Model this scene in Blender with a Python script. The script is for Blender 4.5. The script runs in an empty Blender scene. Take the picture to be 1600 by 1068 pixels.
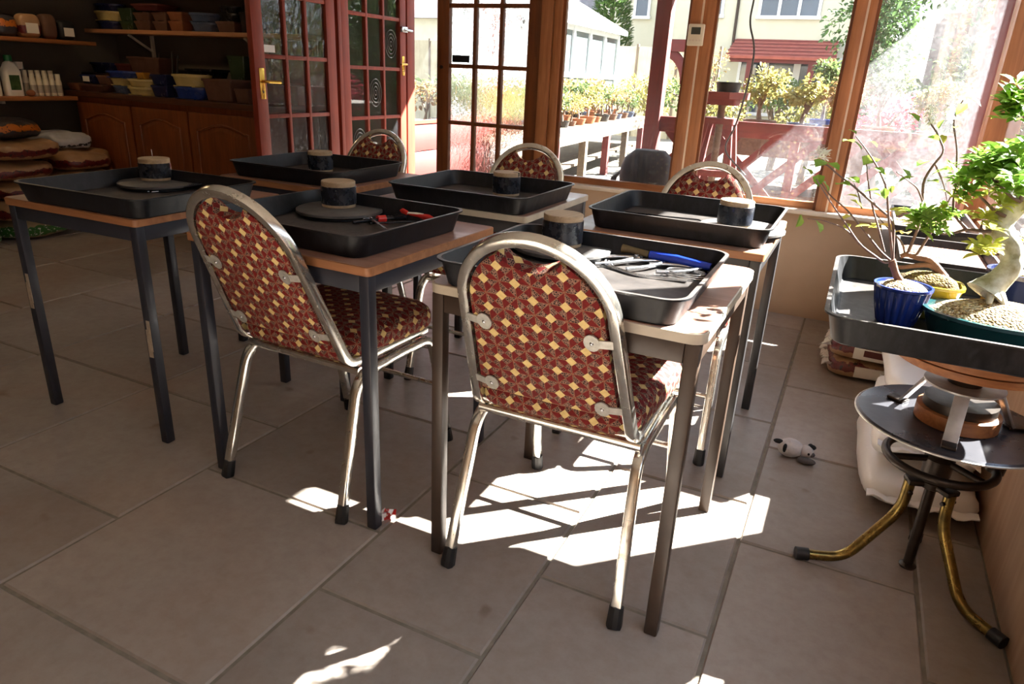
import bpy, bmesh, math, random
from mathutils import Vector, Matrix, Quaternion, noise as mnoise

random.seed(11)
SC = bpy.context.scene
COL = SC.collection
V = Vector
PI = math.pi

# ---------------------------------------------------------------- camera
F_PX, PITCH, ROLL, YAW, CAM_H = 1081.63, math.radians(21.019), math.radians(2.8221), math.radians(25.1463), 1.161
fw = V((-math.sin(YAW)*math.cos(PITCH), math.cos(YAW)*math.cos(PITCH), -math.sin(PITCH)))
rt = V((math.cos(YAW), math.sin(YAW), 0.0))
upv = rt.cross(fw)
r2 = rt*math.cos(ROLL) + upv*math.sin(ROLL)
u2 = -rt*math.sin(ROLL) + upv*math.cos(ROLL)
camd = bpy.data.cameras.new('camera'); cam = bpy.data.objects.new('camera', camd); COL.objects.link(cam)
camd.sensor_width = 36.0; camd.lens = F_PX/1600*36.0; camd.clip_start = 0.02; camd.clip_end = 300
m = Matrix((r2, u2, -fw)).transposed().to_4x4(); m.translation = V((0, 0, CAM_H)); cam.matrix_world = m
SC.camera = cam
camd.dof.use_dof = False

# ---------------------------------------------------------------- world, sun, exposure
SUN_EL = math.radians(38.0)
SUN_DIR = V((0.722*math.cos(SUN_EL), 0.692*math.cos(SUN_EL), math.sin(SUN_EL))).normalized()
SUN_STRENGTH = 32.0
SKY_STRENGTH = 1.15
w = bpy.data.worlds.new('sky'); SC.world = w; w.use_nodes = True
nt = w.node_tree; nt.nodes.clear()
wo = nt.nodes.new('ShaderNodeOutputWorld'); bg = nt.nodes.new('ShaderNodeBackground')
tc = nt.nodes.new('ShaderNodeTexCoord'); sx = nt.nodes.new('ShaderNodeSeparateXYZ'); rp = nt.nodes.new('ShaderNodeValToRGB')
nt.links.new(tc.outputs['Generated'], sx.inputs[0]); nt.links.new(sx.outputs['Z'], rp.inputs[0])
rp.color_ramp.elements[0].position = 0.0; rp.color_ramp.elements[0].color = (0.90, 0.95, 1.0, 1)
rp.color_ramp.elements[1].position = 0.9; rp.color_ramp.elements[1].color = (0.55, 0.72, 1.0, 1)
nt.links.new(rp.outputs[0], bg.inputs[0]); bg.inputs[1].default_value = SKY_STRENGTH
nt.links.new(bg.outputs[0], wo.inputs[0])
sd = bpy.data.lights.new('sun', 'SUN'); sd.energy = SUN_STRENGTH; sd.angle = math.radians(0.6); sd.color = (1.0, 0.965, 0.92)
so = bpy.data.objects.new('sun', sd); COL.objects.link(so); so.rotation_euler = SUN_DIR.to_track_quat('Z', 'Y').to_euler(); so.location = (6, 6, 8)
vs = SC.view_settings
SC.display_settings.display_device = 'sRGB'
vs.view_transform = 'Standard'; vs.look = 'None'; vs.exposure = 1.72; vs.gamma = 1.0; vs.use_curve_mapping = False
try:
    SC.cycles.use_denoising = True
    SC.cycles.max_bounces = 10; SC.cycles.diffuse_bounces = 5; SC.cycles.transparent_max_bounces = 24
    SC.cycles.sample_clamp_indirect = 6.0
    SC.cycles.caustics_reflective = False; SC.cycles.caustics_refractive = False
except Exception:
    pass

# ---------------------------------------------------------------- materials
def lin(c):
    return tuple(((x/255)/12.92 if x/255 <= 0.04045 else ((x/255+0.055)/1.055)**2.4) for x in c)

class NT:
    """tiny node-tree writer"""
    def __init__(s, name):
        s.m = bpy.data.materials.new(name); s.m.use_nodes = True
        s.t = s.m.node_tree; s.t.nodes.clear()
        s.out = s.n('ShaderNodeOutputMaterial')
    def n(s, kind, **kw):
        o = s.t.nodes.new(kind)
        for k, v in kw.items(): setattr(o, k, v)
        return o
    def l(s, a, b): s.t.links.new(a, b)
    def val(s, sock, v):
        if isinstance(v, bpy.types.NodeSocket): s.l(v, sock)
        else: sock.default_value = v
    def math(s, op, a, b=None, c=None):
        o = s.n('ShaderNodeMath', operation=op); s.val(o.inputs[0], a)
        if b is not None: s.val(o.inputs[1], b)
        if c is not None: s.val(o.inputs[2], c)
        return o.outputs[0]
    def mix(s, f, a, b):
        o = s.n('ShaderNodeMix', data_type='RGBA'); s.val(o.inputs[0], f); s.val(o.inputs[6], a); s.val(o.inputs[7], b)
        return o.outputs[2]
    def coords(s, kind='Object', scale=(1, 1, 1), rot=(0, 0, 0)):
        t = s.n('ShaderNodeTexCoord'); mp = s.n('ShaderNodeMapping')
        mp.inputs['Scale'].default_value = scale; mp.inputs['Rotation'].default_value = rot
        s.l(t.outputs[kind], mp.inputs[0]); return mp.outputs[0]
    def noise(s, vec, scale=5, detail=4, rough=0.55, dist=0.0):
        o = s.n('ShaderNodeTexNoise'); s.l(vec, o.inputs['Vector'])
        o.inputs['Scale'].default_value = scale; o.inputs['Detail'].default_value = detail
        o.inputs['Roughness'].default_value = rough; o.inputs['Distortion'].default_value = dist
        return o.outputs['Fac']
    def ramp(s, f, stops):
        o = s.n('ShaderNodeValToRGB'); s.l(f, o.inputs[0]); e = o.color_ramp.elements
        while len(e) < len(stops): e.new(0.5)
        for i, (p, c) in enumerate(stops):
            e[i].position = p; e[i].color = (*c, 1) if len(c) == 3 else c
        return o.outputs[0]
    def mapr(s, f, a, b, c, d):
        o = s.n('ShaderNodeMapRange'); s.val(o.inputs[0], f)
        for i, v in enumerate((a, b, c, d)): o.inputs[1+i].default_value = v
        return o.outputs[0]
    def bump(s, h, strength=0.3, dist=0.01):
        o = s.n('ShaderNodeBump'); o.inputs['Strength'].default_value = strength; o.inputs['Distance'].default_value = dist
        s.l(h, o.inputs['Height']); return o.outputs[0]
    def principled(s, col, rough=0.5, metal=0.0, nrm=None, spec=0.5, **kw):
        o = s.n('ShaderNodeBsdfPrincipled'); s.val(o.inputs['Base Color'], col); s.val(o.inputs['Roughness'], rough)
        s.val(o.inputs['Metallic'], metal); o.inputs['Specular IOR Level'].default_value = spec
        if nrm is not None: s.l(nrm, o.inputs['Normal'])
        for k, v in kw.items(): s.val(o.inputs[k], v)
        return o.outputs[0]
    def done(s, sh):
        s.l(sh, s.out.inputs[0]); return s.m

def pmat(name, col, rough=0.5, metal=0.0, var=0.25, scale=8.0, stretch=(1, 1, 1), bump=0.0, bscale=None, col2=None, spec=0.5, detail=5):
    """one principled material with a noise mix between two tones"""
    t = NT(name); a = lin(col); b = lin(col2) if col2 else tuple(x*(1-var) for x in a)
    vec = t.coords('Object', stretch)
    f = t.noise(vec, scale, detail)
    c = t.ramp(f, [(0.32, a), (0.68, b)])
    nrm = None
    if bump:
        nrm = t.bump(t.noise(vec, bscale or scale*3, 4), bump, 0.004)
    rr = t.mapr(f, 0.3, 0.7, max(0.02, rough-0.08), min(1, rough+0.08))
    return t.done(t.principled(c, rr, metal, nrm, spec))

def wood(name, col, col2, scale=3.0, axis=2, rough=0.5, bump=0.15):
    t = NT(name)
    st = [14, 14, 14]; st[axis] = 0.9
    vec = t.coords('Object', tuple(st))
    f = t.noise(vec, scale, 6, 0.6, 0.6)
    f2 = t.noise(t.coords('Object', (3, 3, 3)), 1.5, 2)
    c = t.ramp(f, [(0.3, lin(col)), (0.7, lin(col2))])
    c = t.mix(t.mapr(f2, 0.35, 0.7, 0.0, 0.35), c, (*[x*0.6 for x in lin(col2)], 1))
    return t.done(t.principled(c, rough, 0, t.bump(f, bump, 0.002)))

M = {}
M['red_wood'] = wood('red_stained_wood', (152, 56, 30), (122, 38, 20), rough=0.55)
M['brown_wood'] = wood('brown_stained_wood', (134, 76, 34), (96, 50, 22), rough=0.45)
M['pine'] = wood('varnished_pine', (188, 128, 82), (150, 94, 56), rough=0.5)
M['pine_x'] = wood('varnished_pine_rail', (188, 128, 82), (150, 94, 56), axis=0, rough=0.5)
M['pine_y'] = wood('varnished_pine_side_rail', (188, 128, 82), (150, 94, 56), axis=1, rough=0.5)
M['bead'] = pmat('pale_bead', (232, 214, 188), 0.5)
M['cab_wood'] = wood('cabinet_oak', (138, 76, 36), (104, 54, 24), rough=0.4)
M['dark_top'] = wood('worktop_wood', (92, 56, 34), (64, 36, 22), axis=0, rough=0.4)
M['shelf_wood'] = wood('shelf_pine', (206, 150, 104), (178, 120, 78), axis=0, rough=0.55)
M['shelf_wood_y'] = wood('shelf_pine_side', (180, 116, 66), (150, 90, 48), axis=1, rough=0.55)
M['out_red'] = wood('outdoor_red_timber', (112, 40, 38), (84, 30, 30), rough=0.7)
M['out_red_x'] = wood('outdoor_red_rail', (112, 40, 38), (84, 30, 30), axis=0, rough=0.7)
M['pink_board'] = wood('red_painted_board', (112, 42, 36), (98, 36, 30), axis=1, rough=0.6)
M['old_plank'] = wood('weathered_plank', (118, 102, 84), (90, 76, 62), axis=1, rough=0.8)
M['plaster'] = pmat('wall_plaster', (196, 168, 140), 0.85, var=0.18, scale=2.2, bump=0.15, bscale=30)
M['ply'] = wood('plywood_panel', (184, 154, 126), (160, 126, 100), scale=1.2, axis=2, rough=0.75, bump=0.05)
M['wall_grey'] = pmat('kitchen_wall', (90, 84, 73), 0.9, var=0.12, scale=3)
M['ceiling'] = pmat('ceiling_paint', (214, 212, 206), 0.9, var=0.06, scale=2)
M['sill'] = pmat('sill_paint', (226, 212, 192), 0.55, var=0.12, scale=10)
def tray_mat():
    t = NT('black_plastic_tray'); vec = t.coords('Object'); n = t.noise(vec, 9, 5, 0.65); n2 = t.noise(t.coords('Object', (1, 1, 0.35)), 45, 4, 0.7)
    c = t.mix(t.mapr(n2, 0.45, 0.75, 0, 0.5), (*lin((15, 16, 19)), 1), (*lin((46, 48, 55)), 1))
    g = t.n('ShaderNodeNewGeometry'); sp = t.n('ShaderNodeSeparateXYZ'); t.l(g.outputs['True Normal'], sp.inputs[0])
    dust = t.math('MULTIPLY', t.math('GREATER_THAN', sp.outputs[2], 0.9), t.mapr(n, 0.3, 0.7, 0.35, 0.9))
    c = t.mix(dust, c, (*lin((84, 79, 76)), 1))
    return t.done(t.principled(c, t.mapr(n2, 0.3, 0.7, 0.36, 0.5), 0, t.bump(n2, 0.06, 0.002), 0.3))
M['tray'] = tray_mat()
M['black'] = pmat('black_rubber', (22, 22, 24), 0.55, var=0.3, scale=20)
M['band'] = pmat('black_band', (18, 19, 24), 0.28, var=0.0, scale=25, col2=(46, 50, 60), spec=0.6)
M['slate_leg'] = pmat('slate_painted_steel', (42, 45, 55), 0.42, var=0.0, scale=9, col2=(34, 36, 45), spec=0.5)
M['brown_leg'] = pmat('brown_painted_steel', (64, 50, 40), 0.42, var=0.0, scale=9, col2=(50, 38, 30), spec=0.5)
M['grey_leg'] = pmat('grey_painted_steel', (46, 45, 46), 0.4, var=0.0, scale=9, col2=(36, 35, 36), spec=0.5)
M['bare'] = pmat('worn_bare_metal', (196, 180, 160), 0.5, 0.4, var=0.3, scale=60)
M['edge_orange'] = wood('hardwood_edge', (162, 110, 72), (128, 84, 52), axis=0, rough=0.5)
M['edge_pale'] = pmat('pale_edge_strip', (182, 172, 154), 0.45, var=0.2, scale=14)
M['iron'] = pmat('dark_iron', (64, 56, 50), 0.4, 0.75, var=0.35, scale=30)
M['steel'] = pmat('tool_steel', (196, 198, 202), 0.22, 0.95, var=0.2, scale=40)
M['bracket'] = pmat('zinc_bracket', (206, 204, 196), 0.4, 0.6, var=0.3, scale=60)
M['zinc_plate'] = pmat('painted_plate', (176, 176, 176), 0.45, 0.4, var=0.3, scale=30)
M['brass'] = pmat('aged_brass', (158, 132, 70), 0.3, 0.9, var=0.0, scale=26, col2=(98, 84, 50))
M['gold'] = pmat('polished_brass', (214, 170, 80), 0.2, 0.95, var=0.15)
M['disc_top'] = pmat('stool_disc_metal', (86, 86, 92), 0.3, 0.6, var=0.35, scale=9)
M['wood_block'] = wood('pale_block_wood', (196, 174, 142), (152, 130, 102), scale=6, axis=0, rough=0.6)
M['ply_edge'] = wood('turntable_wood', (176, 116, 68), (126, 76, 42), scale=5, axis=0, rough=0.55)
M['white_plastic'] = pmat('white_plastic', (236, 232, 220), 0.4, var=0.04)
M['cream_plastic'] = pmat('cream_plastic', (228, 220, 196), 0.45, var=0.05)
M['screen'] = pmat('grey_display', (66, 72, 66), 0.2, var=0.1)
M['white_bag'] = pmat('white_bag_plastic', (240, 238, 234), 0.4, var=0.06, scale=5, bump=0.9, bscale=11)
M['red'] = pmat('red_plastic', (206, 46, 40), 0.35, var=0.2)
M['blue'] = pmat('blue_handle', (28, 62, 186), 0.3, var=0.15)
M['rusty'] = pmat('olive_wrapped_grip', (110, 92, 60), 0.6, var=0.3, scale=40)
M['lead'] = pmat('black_tool_metal', (42, 42, 46), 0.3, 0.7, var=0.3, scale=40)
M['gravel'] = pmat('garden_gravel', (128, 122, 110), 0.95, var=0.35, scale=18, bump=0.6, bscale=40)
M['cream_wall'] = pmat('cream_render', (192, 188, 168), 0.9, var=0.07, scale=3)
M['white_frame'] = pmat('white_upvc', (206, 208, 210), 0.35, var=0.02)
M['roof_red'] = pmat('clay_roof_tile', (150, 76, 62), 0.8, var=0.25, scale=6)
M['roof_grey'] = pmat('grey_slate_roof', (120, 112, 112), 0.8, var=0.25, scale=6)
M['out_brick'] = pmat('brick', (140, 84, 66), 0.9, var=0.3, scale=8)
M['dark_glass'] = pmat('house_window_glass', (70, 82, 96), 0.08, 0.0, var=0.4, scale=1.5, spec=0.8)
M['fence_cream'] = wood('pale_fence', (186, 176, 150), (168, 156, 128), rough=0.8)
M['fence_brown'] = wood('brown_fence', (92, 74, 62), (70, 56, 48), rough=0.85)
M['bark_tree'] = pmat('tree_bark', (120, 102, 84), 0.85, var=0.4, scale=20, bump=0.4)
M['pale_glass'] = pmat('greenhouse_glass', (86, 98, 98), 0.12, var=0.3, scale=1.2)
M['swirl'] = pmat('swirl_glass', (92, 90, 88), 0.15, var=0.1)
M['cord'] = pmat('black_cord', (28, 28, 30), 0.5)

def schlick(t, f0, f1, nrm=None):
    lw = t.n('ShaderNodeLayerWeight'); lw.inputs['Blend'].default_value = 0.5
    if nrm is not None: t.l(nrm, lw.inputs['Normal'])
    return t.math('MULTIPLY_ADD', t.math('POWER', lw.outputs['Facing'], 5.0), f1, f0)

def glass(name, dust=0.06, dust_max=0.3, scale=3.0, tint=(0.97, 0.98, 0.97), streak=1.0):
    t = NT(name); vec = t.coords('Object', (1, 1, streak))
    n1 = t.noise(vec, scale, 6, 0.65); n2 = t.noise(t.coords('Object', (1, 1, 1)), 60, 3, 0.7)
    f = t.math('MULTIPLY', t.mapr(n1, 0.35, 0.72, dust, dust_max), t.mapr(n2, 0.3, 0.75, 0.55, 1.5))
    tr = t.n('ShaderNodeBsdfTransparent'); tr.inputs[0].default_value = (*tint, 1)
    gl = t.n('ShaderNodeBsdfGlossy'); gl.inputs['Roughness'].default_value = 0.02
    m1 = t.n('ShaderNodeMixShader'); t.l(schlick(t, 0.035, 0.9), m1.inputs[0]); t.l(tr.outputs[0], m1.inputs[1]); t.l(gl.outputs[0], m1.inputs[2])
    df = t.n('ShaderNodeBsdfDiffuse'); df.inputs[0].default_value = (0.8, 0.8, 0.84, 1)
    tl = t.n('ShaderNodeBsdfTranslucent'); tl.inputs[0].default_value = (0.8, 0.8, 0.86, 1)
    m2 = t.n('ShaderNodeMixShader'); m2.inputs[0].default_value = 0.6; t.l(df.outputs[0], m2.inputs[1]); t.l(tl.outputs[0], m2.inputs[2])
    m3 = t.n('ShaderNodeMixShader'); t.l(f, m3.inputs[0]); t.l(m1.outputs[0], m3.inputs[1]); t.l(m2.outputs[0], m3.inputs[2])
    return t.done(m3.outputs[0])
M['glass'] = glass('window_glass', 0.0, 0.035)
M['glass_dusty'] = glass('dusty_window_glass', 0.015, 0.075, 4.0, streak=0.5)
M['glass_door'] = glass('clear_door_glass', 0.0, 0.04)

def frosted(name, strength, scale, dark):
    t = NT(name); vec = t.coords('Object', (1, 1, 0.55))
    h = t.noise(vec, scale, 2, 0.5, 0.6)
    nb = t.bump(h, strength, 0.012)
    rf = t.n('ShaderNodeBsdfRefraction'); rf.inputs['IOR'].default_value = 1.12; rf.inputs['Roughness'].default_value = 0.06
    rf.inputs[0].default_value = (dark, dark, dark, 1); t.l(nb, rf.inputs['Normal'])
    tr = t.n('ShaderNodeBsdfTransparent'); tr.inputs[0].default_value = (dark, dark, dark, 1)
    gl = t.n('ShaderNodeBsdfGlossy'); gl.inputs['Roughness'].default_value = 0.05; t.l(nb, gl.inputs['Normal'])
    m0 = t.n('ShaderNodeMixShader'); m0.inputs[0].default_value = 0.2; t.l(rf.outputs[0], m0.inputs[1]); t.l(tr.outputs[0], m0.inputs[2])
    m1 = t.n('ShaderNodeMixShader'); t.l(schlick(t, 0.06, 0.7, nb), m1.inputs[0]); t.l(m0.outputs[0], m1.inputs[1]); t.l(gl.outputs[0], m1.inputs[2])
    return t.done(m1.outputs[0])
M['frosted'] = frosted('rippled_door_glass', 1.0, 42, 0.92)
M['reeded'] = frosted('water_rippled_glass', 0.5, 30, 0.8)

def chrome_mat():
    t = NT('worn_chrome'); vec = t.coords('Object')
    n = t.noise(vec, 35, 5, 0.65)
    c = t.ramp(n, [(0.35, lin((224, 222, 216))), (0.64, lin((206, 202, 192))), (0.76, lin((140, 126, 106)))])
    return t.done(t.principled(c, t.mapr(n, 0.3, 0.75, 0.1, 0.34), 0.95))
M['chrome'] = chrome_mat()

def fabric_mat():
    """woven star-and-diamond cloth: stars on a checkerboard lattice, eight petals each, cream diamonds between"""
    t = NT('star_pattern_fabric'); uv = t.n('ShaderNodeUVMap'); sp = t.n('ShaderNodeSeparateXYZ'); t.l(uv.outputs[0], sp.inputs[0])
    P = 1/0.0342
    u0 = t.math('MULTIPLY', sp.outputs[0], P); v0 = t.math('MULTIPLY', sp.outputs[1], P)
    a = t.math('MULTIPLY', t.math('ADD', u0, v0), 0.5); b = t.math('MULTIPLY', t.math('SUBTRACT', u0, v0), 0.5)
    fa = t.math('SUBTRACT', a, t.math('ROUND', a)); fb = t.math('SUBTRACT', b, t.math('ROUND', b))
    u = t.math('ADD', fa, fb); v = t.math('SUBTRACT', fa, fb)
    au = t.math('ABSOLUTE', u); av = t.math('ABSOLUTE', v)
    mx = t.math('MAXIMUM', au, av); mn = t.math('MINIMUM', au, av)
    ang = t.math('DIVIDE', t.math('ADD', t.math('ARCTAN2', v, u), 2*PI), PI/4)
    odd = t.math('GREATER_THAN', t.math('MODULO', t.math('FLOOR', ang), 2.0), 0.5)
    cream = t.math('LESS_THAN', t.math('ADD', t.math('SUBTRACT', 1.0, mx), mn), 0.36)
    line = t.math('MAXIMUM', t.math('LESS_THAN', mn, 0.02), t.math('LESS_THAN', t.math('SUBTRACT', mx, mn), 0.026))
    vec = t.n('ShaderNodeMapping'); t.l(uv.outputs[0], vec.inputs[0])
    vo = t.n('ShaderNodeTexVoronoi'); t.l(vec.outputs[0], vo.inputs['Vector']); vo.inputs['Scale'].default_value = 230; vo.feature = 'DISTANCE_TO_EDGE'
    scr = t.math('LESS_THAN', vo.outputs['Distance'], 0.11)
    n = t.noise(vec.outputs[0], 90, 3)
    red = t.mix(t.mapr(n, 0.3, 0.7, 0, 1), (*lin((112, 24, 22)), 1), (*lin((88, 16, 16)), 1))
    pat = t.mix(scr, (*lin((44, 30, 28)), 1), (*lin((138, 104, 88)), 1))
    c = t.mix(odd, pat, red)
    c = t.mix(line, c, (*lin((132, 84, 62)), 1))
    cr = t.mix(t.mapr(n, 0.3, 0.7, 0, 1), (*lin((214, 190, 132)), 1), (*lin((194, 168, 110)), 1))
    c = t.mix(cream, c, cr)
    wv = t.noise(vec.outputs[0], 700, 1)
    return t.done(t.principled(c, 0.8, 0, t.bump(wv, 0.12, 0.001), 0.25))
M['fabric'] = fabric_mat()

def floor_mat():
    t = NT('sandstone_slab'); vec = t.coords('Object')
    at = t.n('ShaderNodeAttribute'); at.attribute_name = 'tone'
    n1 = t.noise(vec, 2.3, 6, 0.62); n2 = t.noise(vec, 26, 4, 0.7); n3 = t.noise(vec, 1.1, 3, 0.5, 0.8); n4 = t.noise(vec, 7.5, 2, 0.5)
    c = t.ramp(n1, [(0.3, lin((164, 154, 145))), (0.7, lin((146, 136, 127)))])
    c = t.mix(t.mapr(n2, 0.4, 0.8, 0, 0.4), c, (*lin((122, 104, 92)), 1))
    c = t.mix(t.mapr(n3, 0.55, 0.8, 0, 0.5), c, (*lin((150, 116, 92)), 1))
    c = t.mix(t.mapr(n4, 0.70, 0.76, 0, 0.6), c, (*lin((108, 84, 68)), 1))
    hs = t.n('ShaderNodeHueSaturation'); t.l(c, hs.inputs['Color']); t.l(t.mapr(at.outputs['Fac'], 0, 1, 0.86, 1.1), hs.inputs['Value'])
    return t.done(t.principled(hs.outputs[0], t.mapr(n1, 0.3, 0.7, 0.42, 0.6), 0, t.bump(n2, 0.08, 0.003), 0.4))
M['floor'] = floor_mat()
M['grout'] = pmat('grey_grout', (136, 128, 114), 0.9, var=0.3, scale=30)

def table_top_mat():
    t = NT('rosewood_laminate'); vec = t.coords('Object', (1.2, 16, 1))
    n = t.noise(vec, 3, 6, 0.6, 0.4); n2 = t.noise(t.coords('Object'), 12, 4)
    c = t.ramp(n, [(0.3, lin((156, 116, 98))), (0.7, lin((124, 88, 74)))])
    c = t.mix(t.mapr(n2, 0.5, 0.75, 0, 0.4), c, (*lin((176, 150, 136)), 1))
    return t.done(t.principled(c, t.mapr(n2, 0.3, 0.7, 0.3, 0.5), 0, None, 0.5))
M['table_top'] = table_top_mat()

def disc_mat():
    t = NT('ribbed_rubber_disc'); vec = t.coords('Object')
    wv = t.n('ShaderNodeTexChecker'); t.l(vec, wv.inputs[0]); wv.inputs['Scale'].default_value = 110
    n = t.noise(vec, 20, 3)
    c = t.mix(t.mapr(n, 0.3, 0.7, 0, 1), (*lin((64, 62, 62)), 1), (*lin((92, 90, 88)), 1))
    return t.done(t.principled(c, 0.5, 0, t.bump(wv.outputs['Fac'], 0.5, 0.002), 0.5))
M['disc'] = disc_mat()

def leaf_mat(name, col, col2, trans=0.45):
    t = NT(name); n = t.noise(t.coords('Object'), 22, 2)
    c = t.ramp(n, [(0.35, lin(col)), (0.65, lin(col2))])
    p = t.principled(c, 0.45, 0, None, 0.4)
    tl = t.n('ShaderNodeBsdfTranslucent'); t.l(c, tl.inputs[0])
    mx = t.n('ShaderNodeMixShader'); mx.inputs[0].default_value = trans; t.l(p, mx.inputs[1]); t.l(tl.outputs[0], mx.inputs[2])
    return t.done(mx.outputs[0])
M['leaf'] = leaf_mat('fresh_green_leaf', (100, 140, 50), (134, 166, 70))
M['leaf_y'] = leaf_mat('yellow_green_leaf', (150, 158, 62), (178, 176, 84))
M['leaf_gold'] = leaf_mat('golden_leaf', (196, 168, 70), (210, 186, 96))
M['leaf_dark'] = leaf_mat('dark_leaf', (84, 112, 62), (58, 84, 44), 0.3)
M['leaf_out_y'] = leaf_mat('garden_yellow_leaf', (150, 138, 78), (128, 126, 70))
M['leaf_out_g'] = leaf_mat('garden_green_leaf', (98, 112, 66), (76, 94, 54))
M['leaf_out_o'] = leaf_mat('garden_orange_leaf', (152, 114, 74), (134, 122, 74))
M['flower_red'] = leaf_mat('red_blossom', (196, 56, 78), (214, 96, 112))
M['petal'] = leaf_mat('white_petal', (246, 246, 240), (232, 236, 226))
M['twig'] = pmat('thin_brown_twig', (112, 88, 82), 0.6, var=0.35, scale=40)
M['twig_b'] = pmat('brown_bonsai_trunk', (120, 84, 66), 0.75, var=0.4, scale=50, bump=0.4)
M['pale_trunk'] = pmat('pale_mossy_trunk', (198, 196, 182), 0.7, var=0.0, scale=34, col2=(124, 118, 86), bump=0.35, bscale=40)
def grain(name, cols, sc, strength):
    t = NT(name); vo = t.n('ShaderNodeTexVoronoi'); t.l(t.coords('Object'), vo.inputs['Vector']); vo.inputs['Scale'].default_value = sc
    sp = t.n('ShaderNodeSeparateXYZ'); t.l(vo.outputs['Color'], sp.inputs[0])
    c = t.ramp(sp.outputs[0], [(i/(len(cols)-1), lin(q)) for i, q in enumerate(cols)])
    inv = t.math('SUBTRACT', 1.0, t.math('MULTIPLY', vo.outputs['Distance'], 1.4))
    return t.done(t.principled(c, 0.95, 0, t.bump(inv, strength, 0.004), 0.2))
M['soil'] = grain('granular_soil', [(96, 72, 46), (168, 140, 96), (196, 174, 132), (214, 200, 168), (120, 96, 64)], 190, 1.0)
M['bark_chip'] = grain('bark_chip_soil', [(70, 46, 38), (128, 88, 72), (160, 120, 100), (108, 74, 60)], 110, 1.0)
M['moss'] = grain('mossy_soil', [(60, 46, 30), (112, 92, 54), (134, 118, 70), (84, 66, 40)], 200, 1.0)
GL = dict(cream=(216, 196, 128), blue=(40, 66, 140), slate=(88, 104, 134), navy=(36, 44, 84), brown=(104, 72, 56), terracotta=(150, 92, 58),
          green=(58, 74, 50), black=(36, 36, 38), darkred=(96, 42, 36), mustard=(190, 140, 56), cobalt=(22, 46, 122), yellow=(150, 136, 40), teal=(20, 62, 66))
for k, c in GL.items():
    M['glaze_'+k] = pmat('glaze_'+k, c, 0.22 if k not in ('brown', 'terracotta', 'darkred') else 0.6, var=0.25, scale=14, spec=0.5)

def bag_mat(name, base, band, band2, lo, hi):
    t = NT(name); tcn = t.n('ShaderNodeTexCoord'); sp = t.n('ShaderNodeSeparateXYZ'); t.l(tcn.outputs['Object'], sp.inputs[0])
    n = t.noise(tcn.outputs['Object'], 14, 4); nn = t.noise(tcn.outputs['Object'], 60, 2)
    z = t.math('ADD', sp.outputs[2], t.math('MULTIPLY', t.math('SUBTRACT', n, 0.5), 0.07))
    inb = t.math('MULTIPLY', t.math('GREATER_THAN', z, lo), t.math('LESS_THAN', z, hi))
    c = t.mix(t.mapr(n, 0.3, 0.7, 0, 1), (*lin(base), 1), (*[x*0.7 for x in lin(base)], 1))
    bc = t.mix(t.math('GREATER_THAN', nn, 0.6), (*lin(band), 1), (*lin(band2), 1))
    c = t.mix(inb, c, bc)
    return t.done(t.principled(c, 0.3, 0, t.bump(t.noise(tcn.outputs['Object'], 18, 4), 0.6, 0.01), 0.6))
M['bag_brown'] = bag_mat('brown_soil_bag', (176, 140, 104), (96, 24, 26), (40, 24, 28), 0.035, 0.075)
M['bag_green'] = bag_mat('green_print_bag', (170, 150, 116), (52, 110, 50), (230, 230, 220), 0.03, 0.09)
M['bag_dark'] = bag_mat('dark_orange_bag', (60, 58, 62), (196, 110, 36), (40, 36, 36), 0.06, 0.1)
M['bag_white'] = bag_mat('white_printed_bag', (206, 208, 214), (30, 32, 40), (206, 208, 214), 0.03, 0.045)
M['plush'] = pmat('pale_plush', (206, 202, 202), 0.95, var=0.12, scale=60, bump=0.5, bscale=160)
M['plush_black'] = pmat('black_plush', (24, 23, 24), 0.95, var=0.2, scale=60)
M['plush_grey'] = pmat('grey_plush', (96, 92, 92), 0.95, var=0.2, scale=60)
M['black_cloth'] = pmat('black_padded_cloth', (30, 32, 40), 0.7, var=0.3, scale=12, bump=0.4, bscale=30)
def wrapper_mat():
    t = NT('printed_wrapper'); n = t.noise(t.coords('Object'), 45, 1)
    return t.done(t.principled(t.ramp(n, [(0.5, lin((236, 234, 232))), (0.53, lin((196, 40, 36)))]), 0.3, 0, None, 0.6))
M['wrapper'] = wrapper_mat()
def sticker_mat():
    t = NT('door_sticker'); tcn = t.n('ShaderNodeTexCoord'); sp = t.n('ShaderNodeSeparateXYZ'); t.l(tcn.outputs['Generated'], sp.inputs[0])
    y = sp.outputs[1]; z = sp.outputs[2]
    band = t.math('MULTIPLY', t.math('GREATER_THAN', z, 0.3), t.math('LESS_THAN', z, 0.72))
    rd = t.math('MULTIPLY', band, t.math('MULTIPLY', t.math('GREATER_THAN', y, 0.2), t.math('LESS_THAN', y, 0.62)))
    bl = t.math('MULTIPLY', band, t.math('MULTIPLY', t.math('GREATER_THAN', y, 0.66), t.math('LESS_THAN', y, 0.92)))
    c = t.mix(rd, (0.85, 0.85, 0.86, 1), (*lin((178, 60, 70)), 1)); c = t.mix(bl, c, (*lin((90, 130, 180)), 1))
    return t.done(t.principled(c, 0.4))
M['sticker'] = sticker_mat()

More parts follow.
